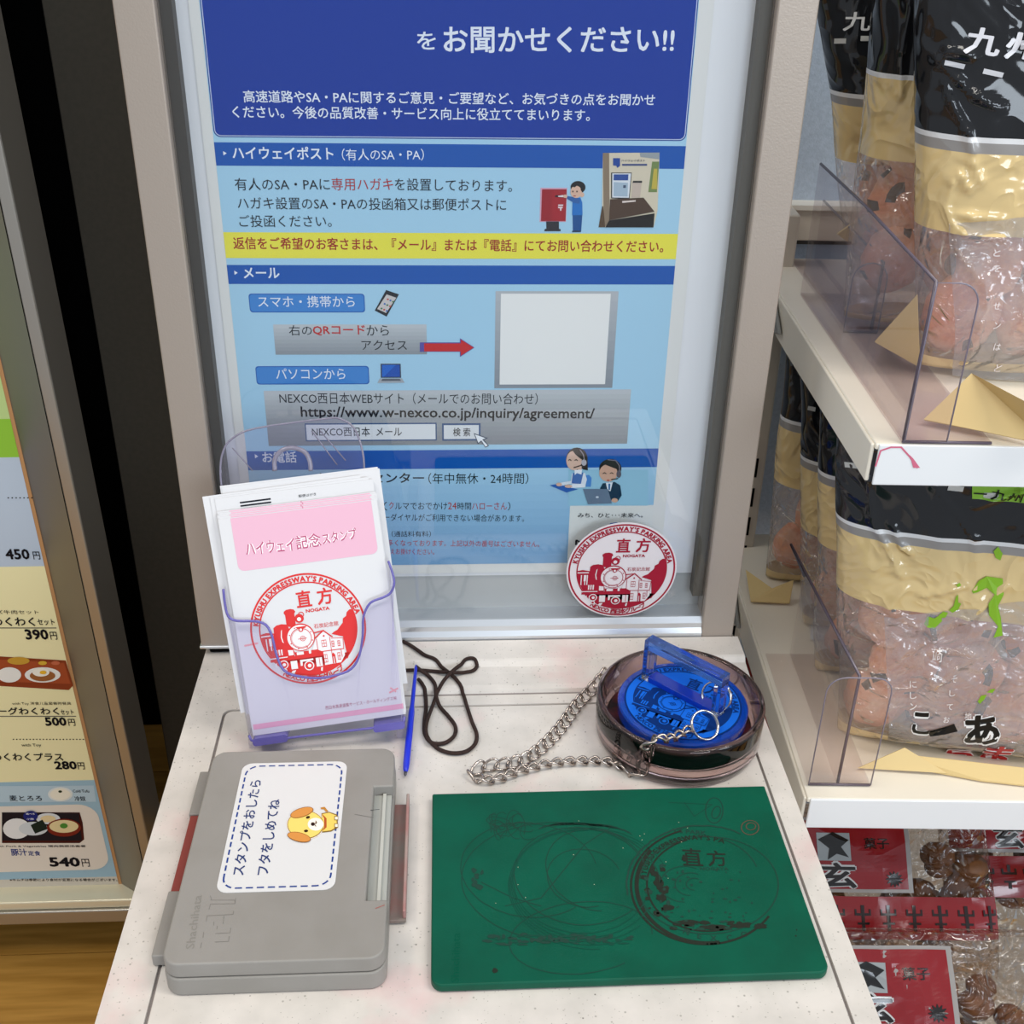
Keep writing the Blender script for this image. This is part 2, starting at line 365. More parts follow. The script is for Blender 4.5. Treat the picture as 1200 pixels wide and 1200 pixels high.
# ------------------------------------------------------------------ materials
ALU = mat('brushed_aluminium', '#ada196', .42, metal=.35, spec=.5, bump=.0001, bscale=900)
ALU_B = mat('bright_aluminium', '#dfe2e6', .28, metal=.75)
STEEL = mat('steel', '#b9b2aa', .22, metal=1)
WHITE_PAPER = mat('white_paper', '#dfdee0', .6, spec=.2)
BLACK = mat('black_panel', '#050505', .7, spec=.1)
DARKP = mat('dark_grey_panel', '#58534b', .7, spec=.15, noise_col='#545048', nscale=160)
def stone():
    m = bpy.data.materials.new('speckled_stone'); m.use_nodes = True; nt = m.node_tree; b = nt.nodes['Principled BSDF']
    tc = nt.nodes.new('ShaderNodeTexCoord'); L = nt.links.new
    def nz(s, d=4):
        n = nt.nodes.new('ShaderNodeTexNoise'); n.inputs['Scale'].default_value = s; n.inputs['Detail'].default_value = d; L(tc.outputs['Object'], n.inputs['Vector']); return n
    def ramp(src, p0, p1, c0, c1):
        r = nt.nodes.new('ShaderNodeValToRGB'); e = r.color_ramp.elements; e[0].position = p0; e[1].position = p1; e[0].color = c0; e[1].color = c1; L(src, r.inputs['Fac']); return r
    base = ramp(nz(40).outputs['Fac'], .35, .7, rgb('#ddd6cf'), rgb('#ccc6bf'))
    pink = ramp(nz(16, 6).outputs['Fac'], .56, .76, (0, 0, 0, 1), (1, 1, 1, 1))
    mx = nt.nodes.new('ShaderNodeMix'); mx.data_type = 'RGBA'
    mp = nt.nodes.new('ShaderNodeMath'); mp.operation = 'MULTIPLY'; mp.inputs[1].default_value = .55; L(pink.outputs[0], mp.inputs[0]); L(mp.outputs[0], mx.inputs[0])
    L(base.outputs[0], mx.inputs[6]); mx.inputs[7].default_value = rgb('#e0a9ab')
    last = mx.outputs[2]
    for sc, thr, c, dens in ((260, .15, '#a9a39b', .66), (520, .15, '#aea79f', .6), (120, .06, '#77716a', .80)):
        v = nt.nodes.new('ShaderNodeTexVoronoi'); v.inputs['Scale'].default_value = sc; L(tc.outputs['Object'], v.inputs['Vector'])
        sp = ramp(v.outputs['Distance'], thr*.6, thr*1.3, (1, 1, 1, 1), (0, 0, 0, 1))
        g = nt.nodes.new('ShaderNodeMath'); g.operation = 'GREATER_THAN'; g.inputs[1].default_value = dens
        sx = nt.nodes.new('ShaderNodeSeparateColor'); L(v.outputs['Color'], sx.inputs[0]); L(sx.outputs[0], g.inputs[0])
        mm = nt.nodes.new('ShaderNodeMath'); mm.operation = 'MULTIPLY'; L(sp.outputs[0], mm.inputs[0]); L(g.outputs[0], mm.inputs[1])
        m3 = nt.nodes.new('ShaderNodeMix'); m3.data_type = 'RGBA'; L(mm.outputs[0], m3.inputs[0]); L(last, m3.inputs[6]); m3.inputs[7].default_value = rgb(c); last = m3.outputs[2]
    L(last, b.inputs['Base Color']); b.inputs['Roughness'].default_value = .38
    return m
STONE = stone()
GROOVE = mat('groove', '#8b8380', .6)
def wood():
    m = bpy.data.materials.new('oak_floor'); m.use_nodes = True; nt = m.node_tree; b = nt.nodes['Principled BSDF']; L = nt.links.new
    tc = nt.nodes.new('ShaderNodeTexCoord'); mp = nt.nodes.new('ShaderNodeMapping'); mp.inputs['Scale'].default_value = (3, 40, 40); L(tc.outputs['Object'], mp.inputs[0])
    n = nt.nodes.new('ShaderNodeTexNoise'); n.inputs['Scale'].default_value = 2; n.inputs['Detail'].default_value = 8; L(mp.outputs[0], n.inputs['Vector'])
    r = nt.nodes.new('ShaderNodeValToRGB'); e = r.color_ramp.elements; e[0].position = .3; e[1].position = .7; e[0].color = rgb('#a8772f'); e[1].color = rgb('#cf9a4a'); L(n.outputs['Fac'], r.inputs['Fac'])
    L(r.outputs[0], b.inputs['Base Color']); b.inputs['Roughness'].default_value = .4; return m
WOOD = wood()
SHELF = mat('cream_shelf', '#ece4d4', .4, coat=.2); SHELF_FRONT = mat('white_shelf_front', '#eceef0', .35, coat=.3)
GREYPOST = mat('beige_post', '#c6bdb0', .5); GREYBRACKET = mat('grey_bracket', '#878783', .5)
BLUEBOARD = mat('blue_wallpaper', '#b4c2d4', .8, spec=.1, noise_col='#aab8ca', nscale=300, bump=.0004, bscale=700)
ACR = film('smoky_acrylic', '#f8f5f7', .012, '#c6bac0', .05); ACL = film('clear_acrylic', '#fcfafa', .004, '#ffffff', .04); ACR_EDGE = mat('acrylic_edge', '#5f5462', .25, spec=.6)
PANE = film('clear_pane', '#fbfcfd', 0, '#ffffff', .012, refl=1.1)

# ------------------------------------------------------------------ setting: floor and walls
fl = empty('floor', (0, 0, 0), None, None, kind='structure')
sub = boxo('subfloor', (-2.2, 1.6, -.6, 2.2, -.05, -.004), mat('subfloor', '#3a2a15', .8), fl); 
k = 0
for i in range(24):
    y0 = -.55+i*.115
    for j in range(4):
        x0 = -2.2+j*.95+(.31*i) % .9-.45
        boxo('plank', (max(x0, -2.2), min(x0+.948, 1.6), y0, y0+.1135, -.004, random.uniform(-.0004, 0)), WOOD, fl)
tag(boxo('wall_back', (-2.2, 1.6, 1.52, 1.60, 0, 2.8), BLACK), kind='structure')
PY = 1.30
xl = Yp(52, 25, PY)[0]
tag(boxo('wall_left', (xl, .16, PY, PY+.10, 0, 2.8), DARKP, bevel=.002), kind='structure')

# ------------------------------------------------------------------ counter
TZ = .75
cnt = empty('counter', (.02, .5, 0), 'white speckled stone counter top with a recessed centre panel, under the stamp things', 'counter')
CX0, CX1, CY0, CY1 = -.1753, .2148, .27, .80
ix0, ix1, iy0, iy1 = -.1515, .2015, .292, .622
tabp = Plane((0, 0, TZ), (1, 0, 0), (0, 1, 0))
inner = rrect(ix0, ix1, iy0, iy1, .006, 6)
q = MB()
outer = []
for u, v in inner:      # matching outer outline point for each inner one
    if u < ix0+.0061 and v < iy0+.0061: outer.append((CX0, CY0))
    elif u > ix1-.0061 and v < iy0+.0061: outer.append((CX1, CY0))
    elif u > ix1-.0061 and v > iy1-.0061: outer.append((CX1, CY1))
    else: outer.append((CX0, CY1))
n = len(inner)
V = [(u, v, TZ) for u, v in outer]+[(u, v, TZ) for u, v in inner]+[(u, v, TZ-.002) for u, v in inner]
F = []
for i in range(n):
    j = (i+1) % n
    if outer[i] == outer[j]: F.append((i, j+n, i+n)) if False else F.append((i, n+j, n+i))
    else: F.append((i, j, n+j, n+i))
    F.append((n+i, n+j, 2*n+j, 2*n+i))
F = [f[::-1] if False else f for f in F]
q.add(V, F)
q.add([(CX0, CY0, TZ), (CX1, CY0, TZ), (CX1, CY1, TZ), (CX0, CY1, TZ), (CX0, CY0, TZ-.03), (CX1, CY0, TZ-.03), (CX1, CY1, TZ-.03), (CX0, CY1, TZ-.03)],
      [(0, 4, 5, 1), (1, 5, 6, 2), (2, 6, 7, 3), (3, 7, 4, 0), (4, 7, 6, 5)])
q.build('rim', STONE, cnt)
prismo('inset_panel', rrect(ix0+.0016, ix1-.0014, iy0+.0014, iy1-.0010, .0052, 6), tabp, -.01, -.0004, STONE, cnt, bevel=.0007)
prismo('groove', rrect(ix0+.0001, ix1-.0001, iy0+.0001, iy1-.0001, .006, 6), tabp, -.012, -.0019, GROOVE, cnt)
boxo('cabinet_body', (CX0+.008, CX1-.008, CY0+.02, CY1-.01, 0, TZ-.031), mat('counter_body', '#dedad2', .5), cnt, bevel=.002)
# coved back ledge, from behind the card holder to the right edge
LX0, LX1 = -.045, .2140
lp = [(.6335, TZ+.0002), (.6345, TZ+.003), (.6385, TZ+.0040), (.650, TZ+.0046), (.6570, TZ+.0055), (.6600, TZ+.0085), (.6618, TZ+.0092), (.684, TZ+.0092), (.684, TZ+.0002)]
V = [(x, y, z) for x in (LX0, LX1) for y, z in lp]; m_ = len(lp)
mobj('back_ledge', V, [list(range(m_)), list(range(m_, 2*m_))[::-1]]+[(i, i+m_, (i+1) % m_+m_, (i+1) % m_) for i in range(m_)], STONE, cnt)
boxo('ledge_gap', (LX0, LX1, .6322, .6336, TZ-.001, TZ+.00025), GROOVE, cnt)
def table_z(y, x=0):
    if x < LX0 or y < .6335: return TZ
    ys = [p[0] for p in lp[:-1]]; zs = [p[1] for p in lp[:-1]]
    return float(np.interp(y, ys, zs))
def on_table(x, y, h=0):
    z = TZ+h
    for _ in range(6):
        p = Zp(x, y, z); z = table_z(p[1], p[0])+h
    return Zp(x, y, z)

# ------------------------------------------------------------------ poster stand
FY = .685
st = empty('display_stand', (.016, .70, TZ), 'brushed aluminium display frame standing at the back of the counter', 'display stand')
SX = [(-.1770, -.1545), (.1870, .2105)]
ZB, ZT = TZ+.003, 1.32
for x0, x1 in SX: boxo('frame_stile', (x0, x1, FY, FY+.030, ZB+.003, ZT), ALU, st, bevel=.0012)
for x0, x1 in SX: boxo('stile_foot', (x0+.005, x1-.003, FY+.002, FY+.028, TZ+.0003, ZB+.003), BLACK, st, bevel=.001)
for x0, x1 in SX: boxo('end_plate', (x0-.001, x1+.001, FY-.0015, FY+.031, ZB+.0028, ZB+.0052), ALU_B, st, bevel=.0008)
q = MB(); rp = [(FY, ZB+.004), (FY, ZB+.009), (FY+.0022, ZB+.0125), (FY+.0022, ZB+.0165), (FY+.005, ZB+.0205), (FY+.026, ZB+.0205), (FY+.026, ZB+.004)]
V = [(x, y, z) for x in (-.1545, .1870) for y, z in rp]; m_ = len(rp)
q.add(V, [list(range(m_)), list(range(m_, 2*m_))[::-1]]+[(i, i+m_, (i+1) % m_+m_, (i+1) % m_) for i in range(m_)]); q.build('bottom_rail', ALU_B, st)
boxo('rail_shadow_gap', (-.154, .187, FY+.003, FY+.025, TZ+.010, ZB+.004), BLACK, st)
boxo('top_rail', (-.1545, .1870, FY, FY+.03, ZT-.022, ZT), ALU, st, bevel=.001)
boxo('channel_strip', (-.1545, -.1475, FY+.010, FY+.020, ZB+.045, ZT-.02), mat('dark_channel', '#3a342c', .5), st)
boxo('channel_strip', (.1795, .1870, FY+.010, FY+.020, ZB+.035, ZT-.02), mat('dark_channel2', '#575146', .5), st)
boxo('backing_board', (-.155, .188, FY+.021, FY+.026, ZB+.018, ZT-.02), mat('grey_backing', '#b9bab8', .6), st)
boxo('acrylic_pane', (-.1545, .1870, FY+.006, FY+.0075, ZB+.0185, ZT-.02), PANE, st)
shp = Plane((0, FY+.0205, 0), (1, 0, 0), (0, 0, 1)); 
u0, _ = shp.px(207, 25); u1, v1 = shp.px(893, 25); vb = shp.px(700, 672)[1]
tag(prismo('backing_sheet', [(u0, vb), (u1-.0005, vb), (u1-.0005, 1.29), (u0, 1.29)], shp, 0, .0006, mat('sheet_white', '#e9e9ea', .55, spec=.3, bump=.0002, bscale=60), None),
    'large blank white sheet behind the blue poster inside the display frame', 'paper')
pp = Plane((0, FY+.0190, 0), (1, 0, 0), (0, 0, 1))
ps = empty('poster', (0, FY+.019, .8), 'blue and light blue Japanese enquiry poster inside the display frame', 'poster')
a0 = pp.px(223, 26); a1 = pp.px(835, 26); ab = pp.px(560, 671)[1]
prismo('sheet', [(a0[0], ab), (a1[0], ab), (a1[0], 1.285), (a0[0], 1.285)], pp, -.0008, 0, mat('poster_paper', '#e4e3de', .5, spec=.3), ps)
P = Print(pp, 9e-5)
X0 = pp.px(236, 26)[0]; X1 = pp.px(817, 26)[0]
def vy(y, x=540): return pp.px(x, y)[1]
def band(y0, y1, c, layer=0): P.uv([(X0, vy(y1)), (X1, vy(y1)), (X1, vy(y0)), (X0, vy(y0))], c, layer)
def hg(y0, y1, c0, c1, n=10, x0=None, x1=None, layer=0):
    a, b = vy(y0), vy(y1)
    for i in range(n):
        k = (i+.5)/n; h = '#'+''.join('%02x' % round(int(c0[j:j+2], 16)*(1-k)+int(c1[j:j+2], 16)*k) for j in (1, 3, 5))
        P.uv([((X0 if x0 is None else x0), a+(b-a)*(i+1)/n), ((X1 if x1 is None else x1), a+(b-a)*(i+1)/n), ((X1 if x1 is None else x1), a+(b-a)*i/n), ((X0 if x0 is None else x0), a+(b-a)*i/n)], h, layer)
BG = '#a9d3ea'
P.uv([(X0, vy(661)), (X1, vy(661)), (X1, 1.28), (X0, 1.28)], BG, 0)
P.uv(rrect(X0+.0004, X1-.0004, vy(163), 1.281, .004), '#123f94', 1)
P.uv(rrect(X0+.0010, X1-.0010, vy(163)+.0006, 1.2805, .0036), '#c9d6ee', 2)
P.uv(rrect(X0+.0015, X1-.0015, vy(163)+.0011, 1.28, .0032), '#02369a', 3)
WT = '#e8eef8'
P.text('を', (489, 58), (511, 58), 21, WT, .012, 4); P.text('お聞かせください!!', (520, 62), (789, 62), 31, WT, .02, 4)
P.text('高速道路やSA・PAに関するご意見・ご要望など、お気づきの点をお聞かせ', (286, 120), (767, 124), 14.5, WT, .012, 4)
P.text('ください。今後の品質改善・サービス向上に役立ててまいります。', (273, 138), (691, 142), 14.5, WT, .012, 4)
for y0, y1 in ((169, 196), (311, 333), (527, 549)):
    band(y0, y1, '#0a55ad', 1)
P.text('▸', (262, 182), (266, 182), 5, WT, 0, 2); P.text('ハイウェイポスト', (273, 186), (391, 187), 15, WT, .022, 2); P.text('（有人のSA・PA）', (401, 188), (497, 188), 14, WT, 0, 2)
DK = '#14181e'; RD = '#b3312f'
P.text('有人のSA・PAに', (276, 223), (387, 223), 14.5, DK); P.text('専用ハガキ', (389, 223), (461, 223), 14.5, RD); P.text('を設置しております。', (463, 223), (600, 225), 14.5, DK)
P.text('ハガキ設置のSA・PAの投函箱又は郵便ポストに', (279, 245), (593, 247), 14.5, DK)
P.text('ご投函ください。', (281, 266), (389, 266), 14, DK)
band(273, 303, '#efe64a', 1)
P.text('返信をご希望のお客さまは、『メール』または『電話』にてお問い合わせください。', (274, 292), (777, 296), 14.5, '#a3241c', .016)
P.text('▸', (275, 322), (279, 322), 5, WT, 0, 2); P.text('メール', (286, 326), (328, 326), 12.5, WT, .022)
P.rect((291, 344), (428, 366), '#1a5cb0', 1, .002); P.rect((292, 345), (427, 365), '#3f86d0', 2, .002); P.text('スマホ・携帯から', (303, 360), (416, 360), 13.5, WT, .004, 3)
hg(380, 415, '#c4c9cc', '#8f959b', 8, pp.px(320, 380)[0], pp.px(500, 395)[0], 1)
P.text('右の', (339, 393), (366, 393), 12, DK); P.text('QRコード', (367, 393), (428, 393), 12, '#c22b2a', .02); P.text('から', (430, 393), (456, 393), 12, DK)
P.text('アクセス', (424, 410), (477, 410), 11.5, DK)
P.poly([(492, 401), (539, 401), (539, 396), (556, 407), (539, 418), (539, 412), (492, 412)], '#5a4ea0', 3)
P.poly([(497, 402), (540, 402), (540, 397.5), (555, 407), (540, 416.5), (540, 411.5), (497, 411.5)], '#cc2022', 4)
# blank white card on its grey mount (its code pattern is left out)
hg(341, 455, '#b9bdc1', '#8a9199', 10, pp.px(580, 400)[0], pp.px(721, 400)[0], 1)
P.rect((587, 344), (709, 450), '#f1f0ec', 2)
P.rect((299, 429), (433, 450), '#1a5cb0', 1, .002); P.rect((300, 430), (432, 449), '#3f86d0', 2, .002); P.text('パソコンから', (324, 444), (405, 444), 12.5, WT, .004, 3)
hg(457, 521, '#c3c7c9', '#868b90', 12, pp.px(312, 490)[0], pp.px(737, 490)[0], 1)
P.text('NEXCO西日本WEBサイト（メールでのお問い合わせ）', (328, 473), (630, 474), 13.5, DK)
P.text('https://www.w-nexco.co.jp/inquiry/agreement/', (353, 492), (696, 494), 16, '#10131a', .02)
P.rect((357, 496), (512, 516), '#3b5a86', 2); P.rect((358.5, 497.5), (510.5, 514.5), '#e3e6e8', 3); P.text('NEXCO西日本  メール', (366, 511), (471, 511), 11, DK, .004, 4)
P.rect((518, 496), (563, 516), '#3b5a86', 2); P.rect((520, 498), (561, 514), '#dfe2e4', 3); P.text('検 索', (531, 511), (551, 511), 10, DK, .008, 4)
P.poly([(555, 507), (572, 513), (567, 515), (573, 522), (569, 524), (564, 517), (560, 520)], '#3a4a62', 5); P.poly([(556.5, 508.5), (569, 513), (565, 514.5), (571.5, 521.5), (569, 523), (564, 515.5), (560.5, 518.5)], '#f0f3f6', 6)
P.text('▸', (299, 537), (303, 537), 5, WT, 0, 2); P.text('お電話', (308, 542), (348, 542), 13, WT, .018)
# phone section
hg(549, 661, '#a6cfe8', '#7ba6cc', 12, X0, X1, 1)
P.text('お客さまセンター', (372, 566), (497, 566), 12.5, DK, .016); P.text('（年中無休・24時間）', (502, 567), (619, 567), 13, DK)
P.text('0120-924863', (352, 596), (447, 596), 13, DK, .02); P.text('（', (449, 598), (454, 598), 10, DK)
P.text('ク', (456, 596), (461.5, 596), 8, RD); P.text('ルマでおでかけ', (463, 597), (524, 597), 8.5, DK); P.text('24', (525, 596.5), (535, 596.5), 8, RD); P.text('時間', (536, 597), (552, 597), 8.5, DK); P.text('ハローさん', (553, 597), (594, 597), 8.5, RD); P.text('）', (595, 598), (598, 598), 10, DK)
P.text('※フリーダイヤルがご利用できない場合があります。', (428, 610), (614, 611.5), 8.5, DK)
P.text('（通話料有料）', (459, 629), (505, 629), 7, DK)
P.text('番号のおかけ間違いが多くなっております。上記以外の番号はございません。', (380, 639), (632, 641), 7.5, RD)
P.text('お確かめのうえお掛けください。', (420, 649), (509, 650), 7, RD)
# headset operators
wx0 = pp.px(668, 592)[0]
P.uv([(wx0, vy(661)), (X1, vy(661)), (X1, vy(592, 720)), (wx0, vy(592, 720))], '#e2e3de', 2)
def Z3(x, y): return (620+x/8.571, 510+y/8.571)
def pz(pts, c, l): P.poly([Z3(*p) for p in pts], c, l)
def ez(x, y, rx, ry, c, l, rot=0): P.ell(Z3(x, y), rx/8.571, ry/8.571, c, l, 20, rot)
pz([(395, 345), (1195, 345), (1195, 705), (395, 705)], '#96c6dc', 3)
pz([(565, 400), (600, 395), (628, 425), (620, 515), (570, 515)], '#4b86cc', 4)
pz([(430, 380), (560, 375), (580, 440), (560, 520), (450, 525), (420, 470)], '#dfe6ee', 5)
pz([(440, 375), (545, 370), (520, 485), (425, 480)], '#4a6fae', 6); pz([(455, 345), (530, 340), (525, 390), (480, 375), (458, 395)], '#eef2f6', 7)
pz([(205, 500), (280, 488), (490, 540), (375, 572)], '#2c5fae', 5); pz([(300, 475), (420, 455), (430, 480), (320, 505)], '#dfe6ee', 6)
ez(300, 490, 30, 18, '#d9b3a0', 7); ez(395, 508, 38, 16, '#d9b3a0', 7); pz([(400, 495), (550, 480), (560, 520), (420, 525)], '#e8edf3', 6)
ez(480, 235, 108, 115, '#2b201e', 5); pz([(520, 250), (585, 200), (590, 350), (540, 340)], '#2b201e', 5)
ez(450, 250, 78, 98, '#dcb8a4', 6); pz([(430, 140), (560, 150), (560, 230), (520, 235), (465, 190)], '#2b201e', 7)
pz([(485, 320), (525, 300), (530, 355), (495, 365)], '#dcb8a4', 6); ez(550, 270, 26, 32, '#b9b4ba', 8); P.line([Z3(510, 140), Z3(545, 190), Z3(555, 250)], .0006, '#9a8f98', 8)
P.line([Z3(530, 295), Z3(450, 320)], .0008, '#2b201e', 8)
for x in (408, 472): P.line([Z3(x-14, 248), Z3(x, 238), Z3(x+14, 250)], .0006, '#3a2a24', 8)
ez(815, 330, 112, 95, '#20191a', 5); ez(795, 375, 92, 88, '#d2a78f', 6); pz([(705, 330), (735, 275), (840, 255), (910, 300), (905, 345), (850, 325), (760, 290)], '#20191a', 7)
pz([(712, 530), (740, 480), (860, 465), (915, 500), (930, 600), (890, 660), (720, 640)], '#14304a', 5); pz([(770, 475), (840, 468), (815, 560), (785, 540)], '#e6ebf0', 6); pz([(795, 482), (815, 482), (812, 545), (796, 545)], '#2b6aa0', 7)
ez(900, 385, 24, 38, '#5a5560', 8); P.line([Z3(790, 240), Z3(870, 250), Z3(905, 300), Z3(910, 360)], .0007, '#7b7480', 8); P.line([Z3(890, 430), Z3(825, 440)], .0008, '#222222', 8)
for x in (757, 828): P.line([Z3(x-16, 380), Z3(x, 370), Z3(x+16, 382)], .0006, '#3a2a24', 8)
ez(793, 448, 13, 8, '#b5423c', 8); ez(858, 648, 32, 22, '#d2a78f', 9)
pz([(540, 535), (790, 535), (830, 680), (590, 688)], '#66788e', 8); ez(683, 616, 16, 11, '#c9d2dc', 9)
P.text('みち、ひと･･･未来へ。', Z3(488, 825), Z3(1140, 825), 5.6, '#22252b', .012, 4)
pz([(600, 995), (780, 908), (830, 930), (700, 985)], '#15171c', 3); pz([(770, 925), (820, 880), (880, 872), (945, 915), (860, 925), (830, 945)], '#1a66b8', 4); pz([(1070, 915), (1140, 912), (1120, 950), (1085, 950)], '#1a66b8', 4)
P.text('NEXCO', Z3(460, 1100), Z3(980, 1100), 6.3, '#14161b', .04, 3)
# letter box and the boy posting a card
def Z4(x, y): return (620+x/15, 200+y/15)
def p4(pts, c, l): P.poly([Z4(*p) for p in pts], c, l)
p4([(200, 300), (670, 300), (650, 900), (185, 900)], '#d9a4b8', 1); p4([(228, 325), (660, 325), (640, 885), (208, 885)], '#9c1c26', 2); p4([(405, 345), (640, 345), (625, 880), (395, 880)], '#a8202a', 3)
p4([(460, 430), (640, 425), (640, 470), (455, 460)], '#2a0a10', 4); p4([(505, 440), (600, 425), (600, 462), (510, 455)], '#f3e6e6', 5)
p4([(300, 890), (525, 890), (525, 1020), (555, 1025), (555, 1062), (268, 1062), (275, 1025), (305, 1020)], '#2e2a30', 2)
p4([(510, 592), (600, 592), (598, 615), (510, 615)], '#f0dde0', 5); p4([(508, 632), (590, 632), (590, 655), (568, 655), (566, 700), (543, 700), (543, 655), (508, 655)], '#f0dde0', 5)
p4([(765, 480), (900, 470), (935, 560), (940, 780), (755, 780)], '#2273c2', 2); p4([(665, 440), (820, 470), (900, 500), (880, 580), (780, 560), (665, 490)], '#2f62a4', 3)
p4([(765, 780), (935, 780), (915, 1060), (770, 1060)], '#16508e', 2); p4([(755, 1055), (820, 1050), (915, 1055), (905, 1078), (755, 1078)], '#182e4a', 3)
P.ell(Z4(860, 290), 8.8, 7.4, '#1b1a1c', 2); P.ell(Z4(825, 370), 6.6, 7.2, '#dfb7a0', 3); p4([(735, 270), (800, 200), (900, 220), (950, 350), (910, 350), (900, 280), (840, 260), (800, 290)], '#1b1a1c', 4)
P.ell(Z4(930, 420), 2.6, 2.8, '#dfb7a0', 3); P.ell(Z4(635, 445), 2.6, 2, '#dfb7a0', 6)
for x in (768, 840): P.ell(Z4(x, 362), .8, 1.0, '#3a2a24', 5)
P.line([Z4(780, 440), Z4(815, 440)], .0005, '#b0433e', 5)
# small photograph printed on the poster
def Z8(x, y): return (700+x/10.91, 170+y/10.91)
def p8(pts, c, l): P.poly([Z8(*p) for p in pts], c, l)
p8([(70, 100), (795, 95), (770, 830), (720, 1050), (15, 1050), (60, 780)], '#d9cdb4', 2); p8([(70, 100), (150, 100), (155, 1000), (95, 1040), (80, 880)], '#8d7a64', 3)
p8([(60, 780), (75, 780), (100, 1050), (15, 1050)], '#5a4530', 3); p8([(540, 98), (795, 95), (790, 180), (550, 150)], '#9aa0a2', 3)
p8([(175, 350), (440, 350), (410, 690), (175, 680)], '#26262a', 3); p8([(190, 360), (430, 360), (402, 672), (188, 668)], '#e1e5ea', 4); p8([(208, 372), (396, 372), (392, 448), (206, 448)], '#2f4f97', 5); p8([(208, 470), (390, 480), (385, 655), (206, 650)], '#a9bccb', 5); p8([(330, 510), (365, 510), (362, 545), (328, 545)], '#49566c', 6)
p8([(455, 455), (570, 455), (570, 480), (450, 480)], '#2a2828', 5); p8([(450, 480), (565, 480), (545, 670), (435, 670)], '#c9b7a8', 4)
p8([(160, 690), (590, 670), (730, 850), (150, 960)], '#4f3a2b', 4); p8([(150, 960), (730, 870), (715, 1050), (100, 1050)], '#17120f', 5); p8([(315, 712), (488, 700), (488, 720), (318, 736)], '#e8d7cd', 6)
p8([(700, 210), (790, 210), (760, 600), (650, 600)], '#75894f', 3); p8([(720, 300), (765, 300), (760, 560), (690, 560)], '#c5b04a', 4)
p8([(200, 165), (290, 165), (290, 262), (255, 290), (240, 262), (200, 258)], '#1f4796', 4); P.text('ハイウェイポスト', Z8(305, 210), Z8(610, 210), 2.6, '#20284a', .02, 4); p8([(315, 238), (635, 238), (635, 262), (315, 262)], '#46517e', 4)
# smartphone and laptop
def Z2(x, y): return (240+x/3.529, 300+y/3.529)
P.poly([Z2(750, 140), Z2(803, 158), Z2(752, 250), Z2(703, 225)], '#23262c', 2); P.poly([Z2(752, 158), Z2(792, 172), Z2(750, 235), Z2(713, 218)], '#cfc8c4', 3)
for i in range(3):
    for j in range(3): P.ell(Z2(757-i*13+j*11, 178+i*19+j*5), 1.3, 1.1, ['#c2574b', '#3b6fb5', '#4c7a52'][(i+j) % 3], 4, 8)
P.poly([Z2(727, 445), Z2(810, 445), Z2(812, 503), Z2(728, 503)], '#3a3f4a', 2); P.poly([Z2(732, 449), Z2(806, 449), Z2(807, 499), Z2(733, 499)], '#0b4fae', 3); P.poly([Z2(733, 449), Z2(790, 449), Z2(740, 499), Z2(733, 499)], '#1866c8', 4)
P.poly([Z2(724, 505), Z2(815, 505), Z2(827, 523), Z2(714, 524)], '#a9aeb4', 3); P.poly([Z2(735, 507), Z2(806, 507), Z2(812, 515), Z2(730, 516)], '#5a616a', 4)
P.build('printed_design', ps)

# round stamp print fixed on the pane
dp = Plane((0, FY+.0058, 0), (1, 0, 0), (0, 0, 1)); dc = dp.px(728.5, 668.5); dr = (dp.px(791, 668)[0]-dp.px(666, 668)[0])/2
so = prismo('stamp_sticker', [(dc[0]+dr*1.03*math.cos(R_(a)), dc[1]+dr*1.03*math.sin(R_(a))) for a in range(0, 360, 5)], dp, 0, .0003, mat('disc_paper', '#ded6d8', .5), None)
tag(so, 'round sticker with red steam engine stamp print stuck on the display frame pane', 'sticker')
D = Print(dp.shift(.0003), 8e-5); stamp_art(D, dc[0], dc[1], dr, '#a02236', '#ddd4d6'); D.build('stamp_print', so)

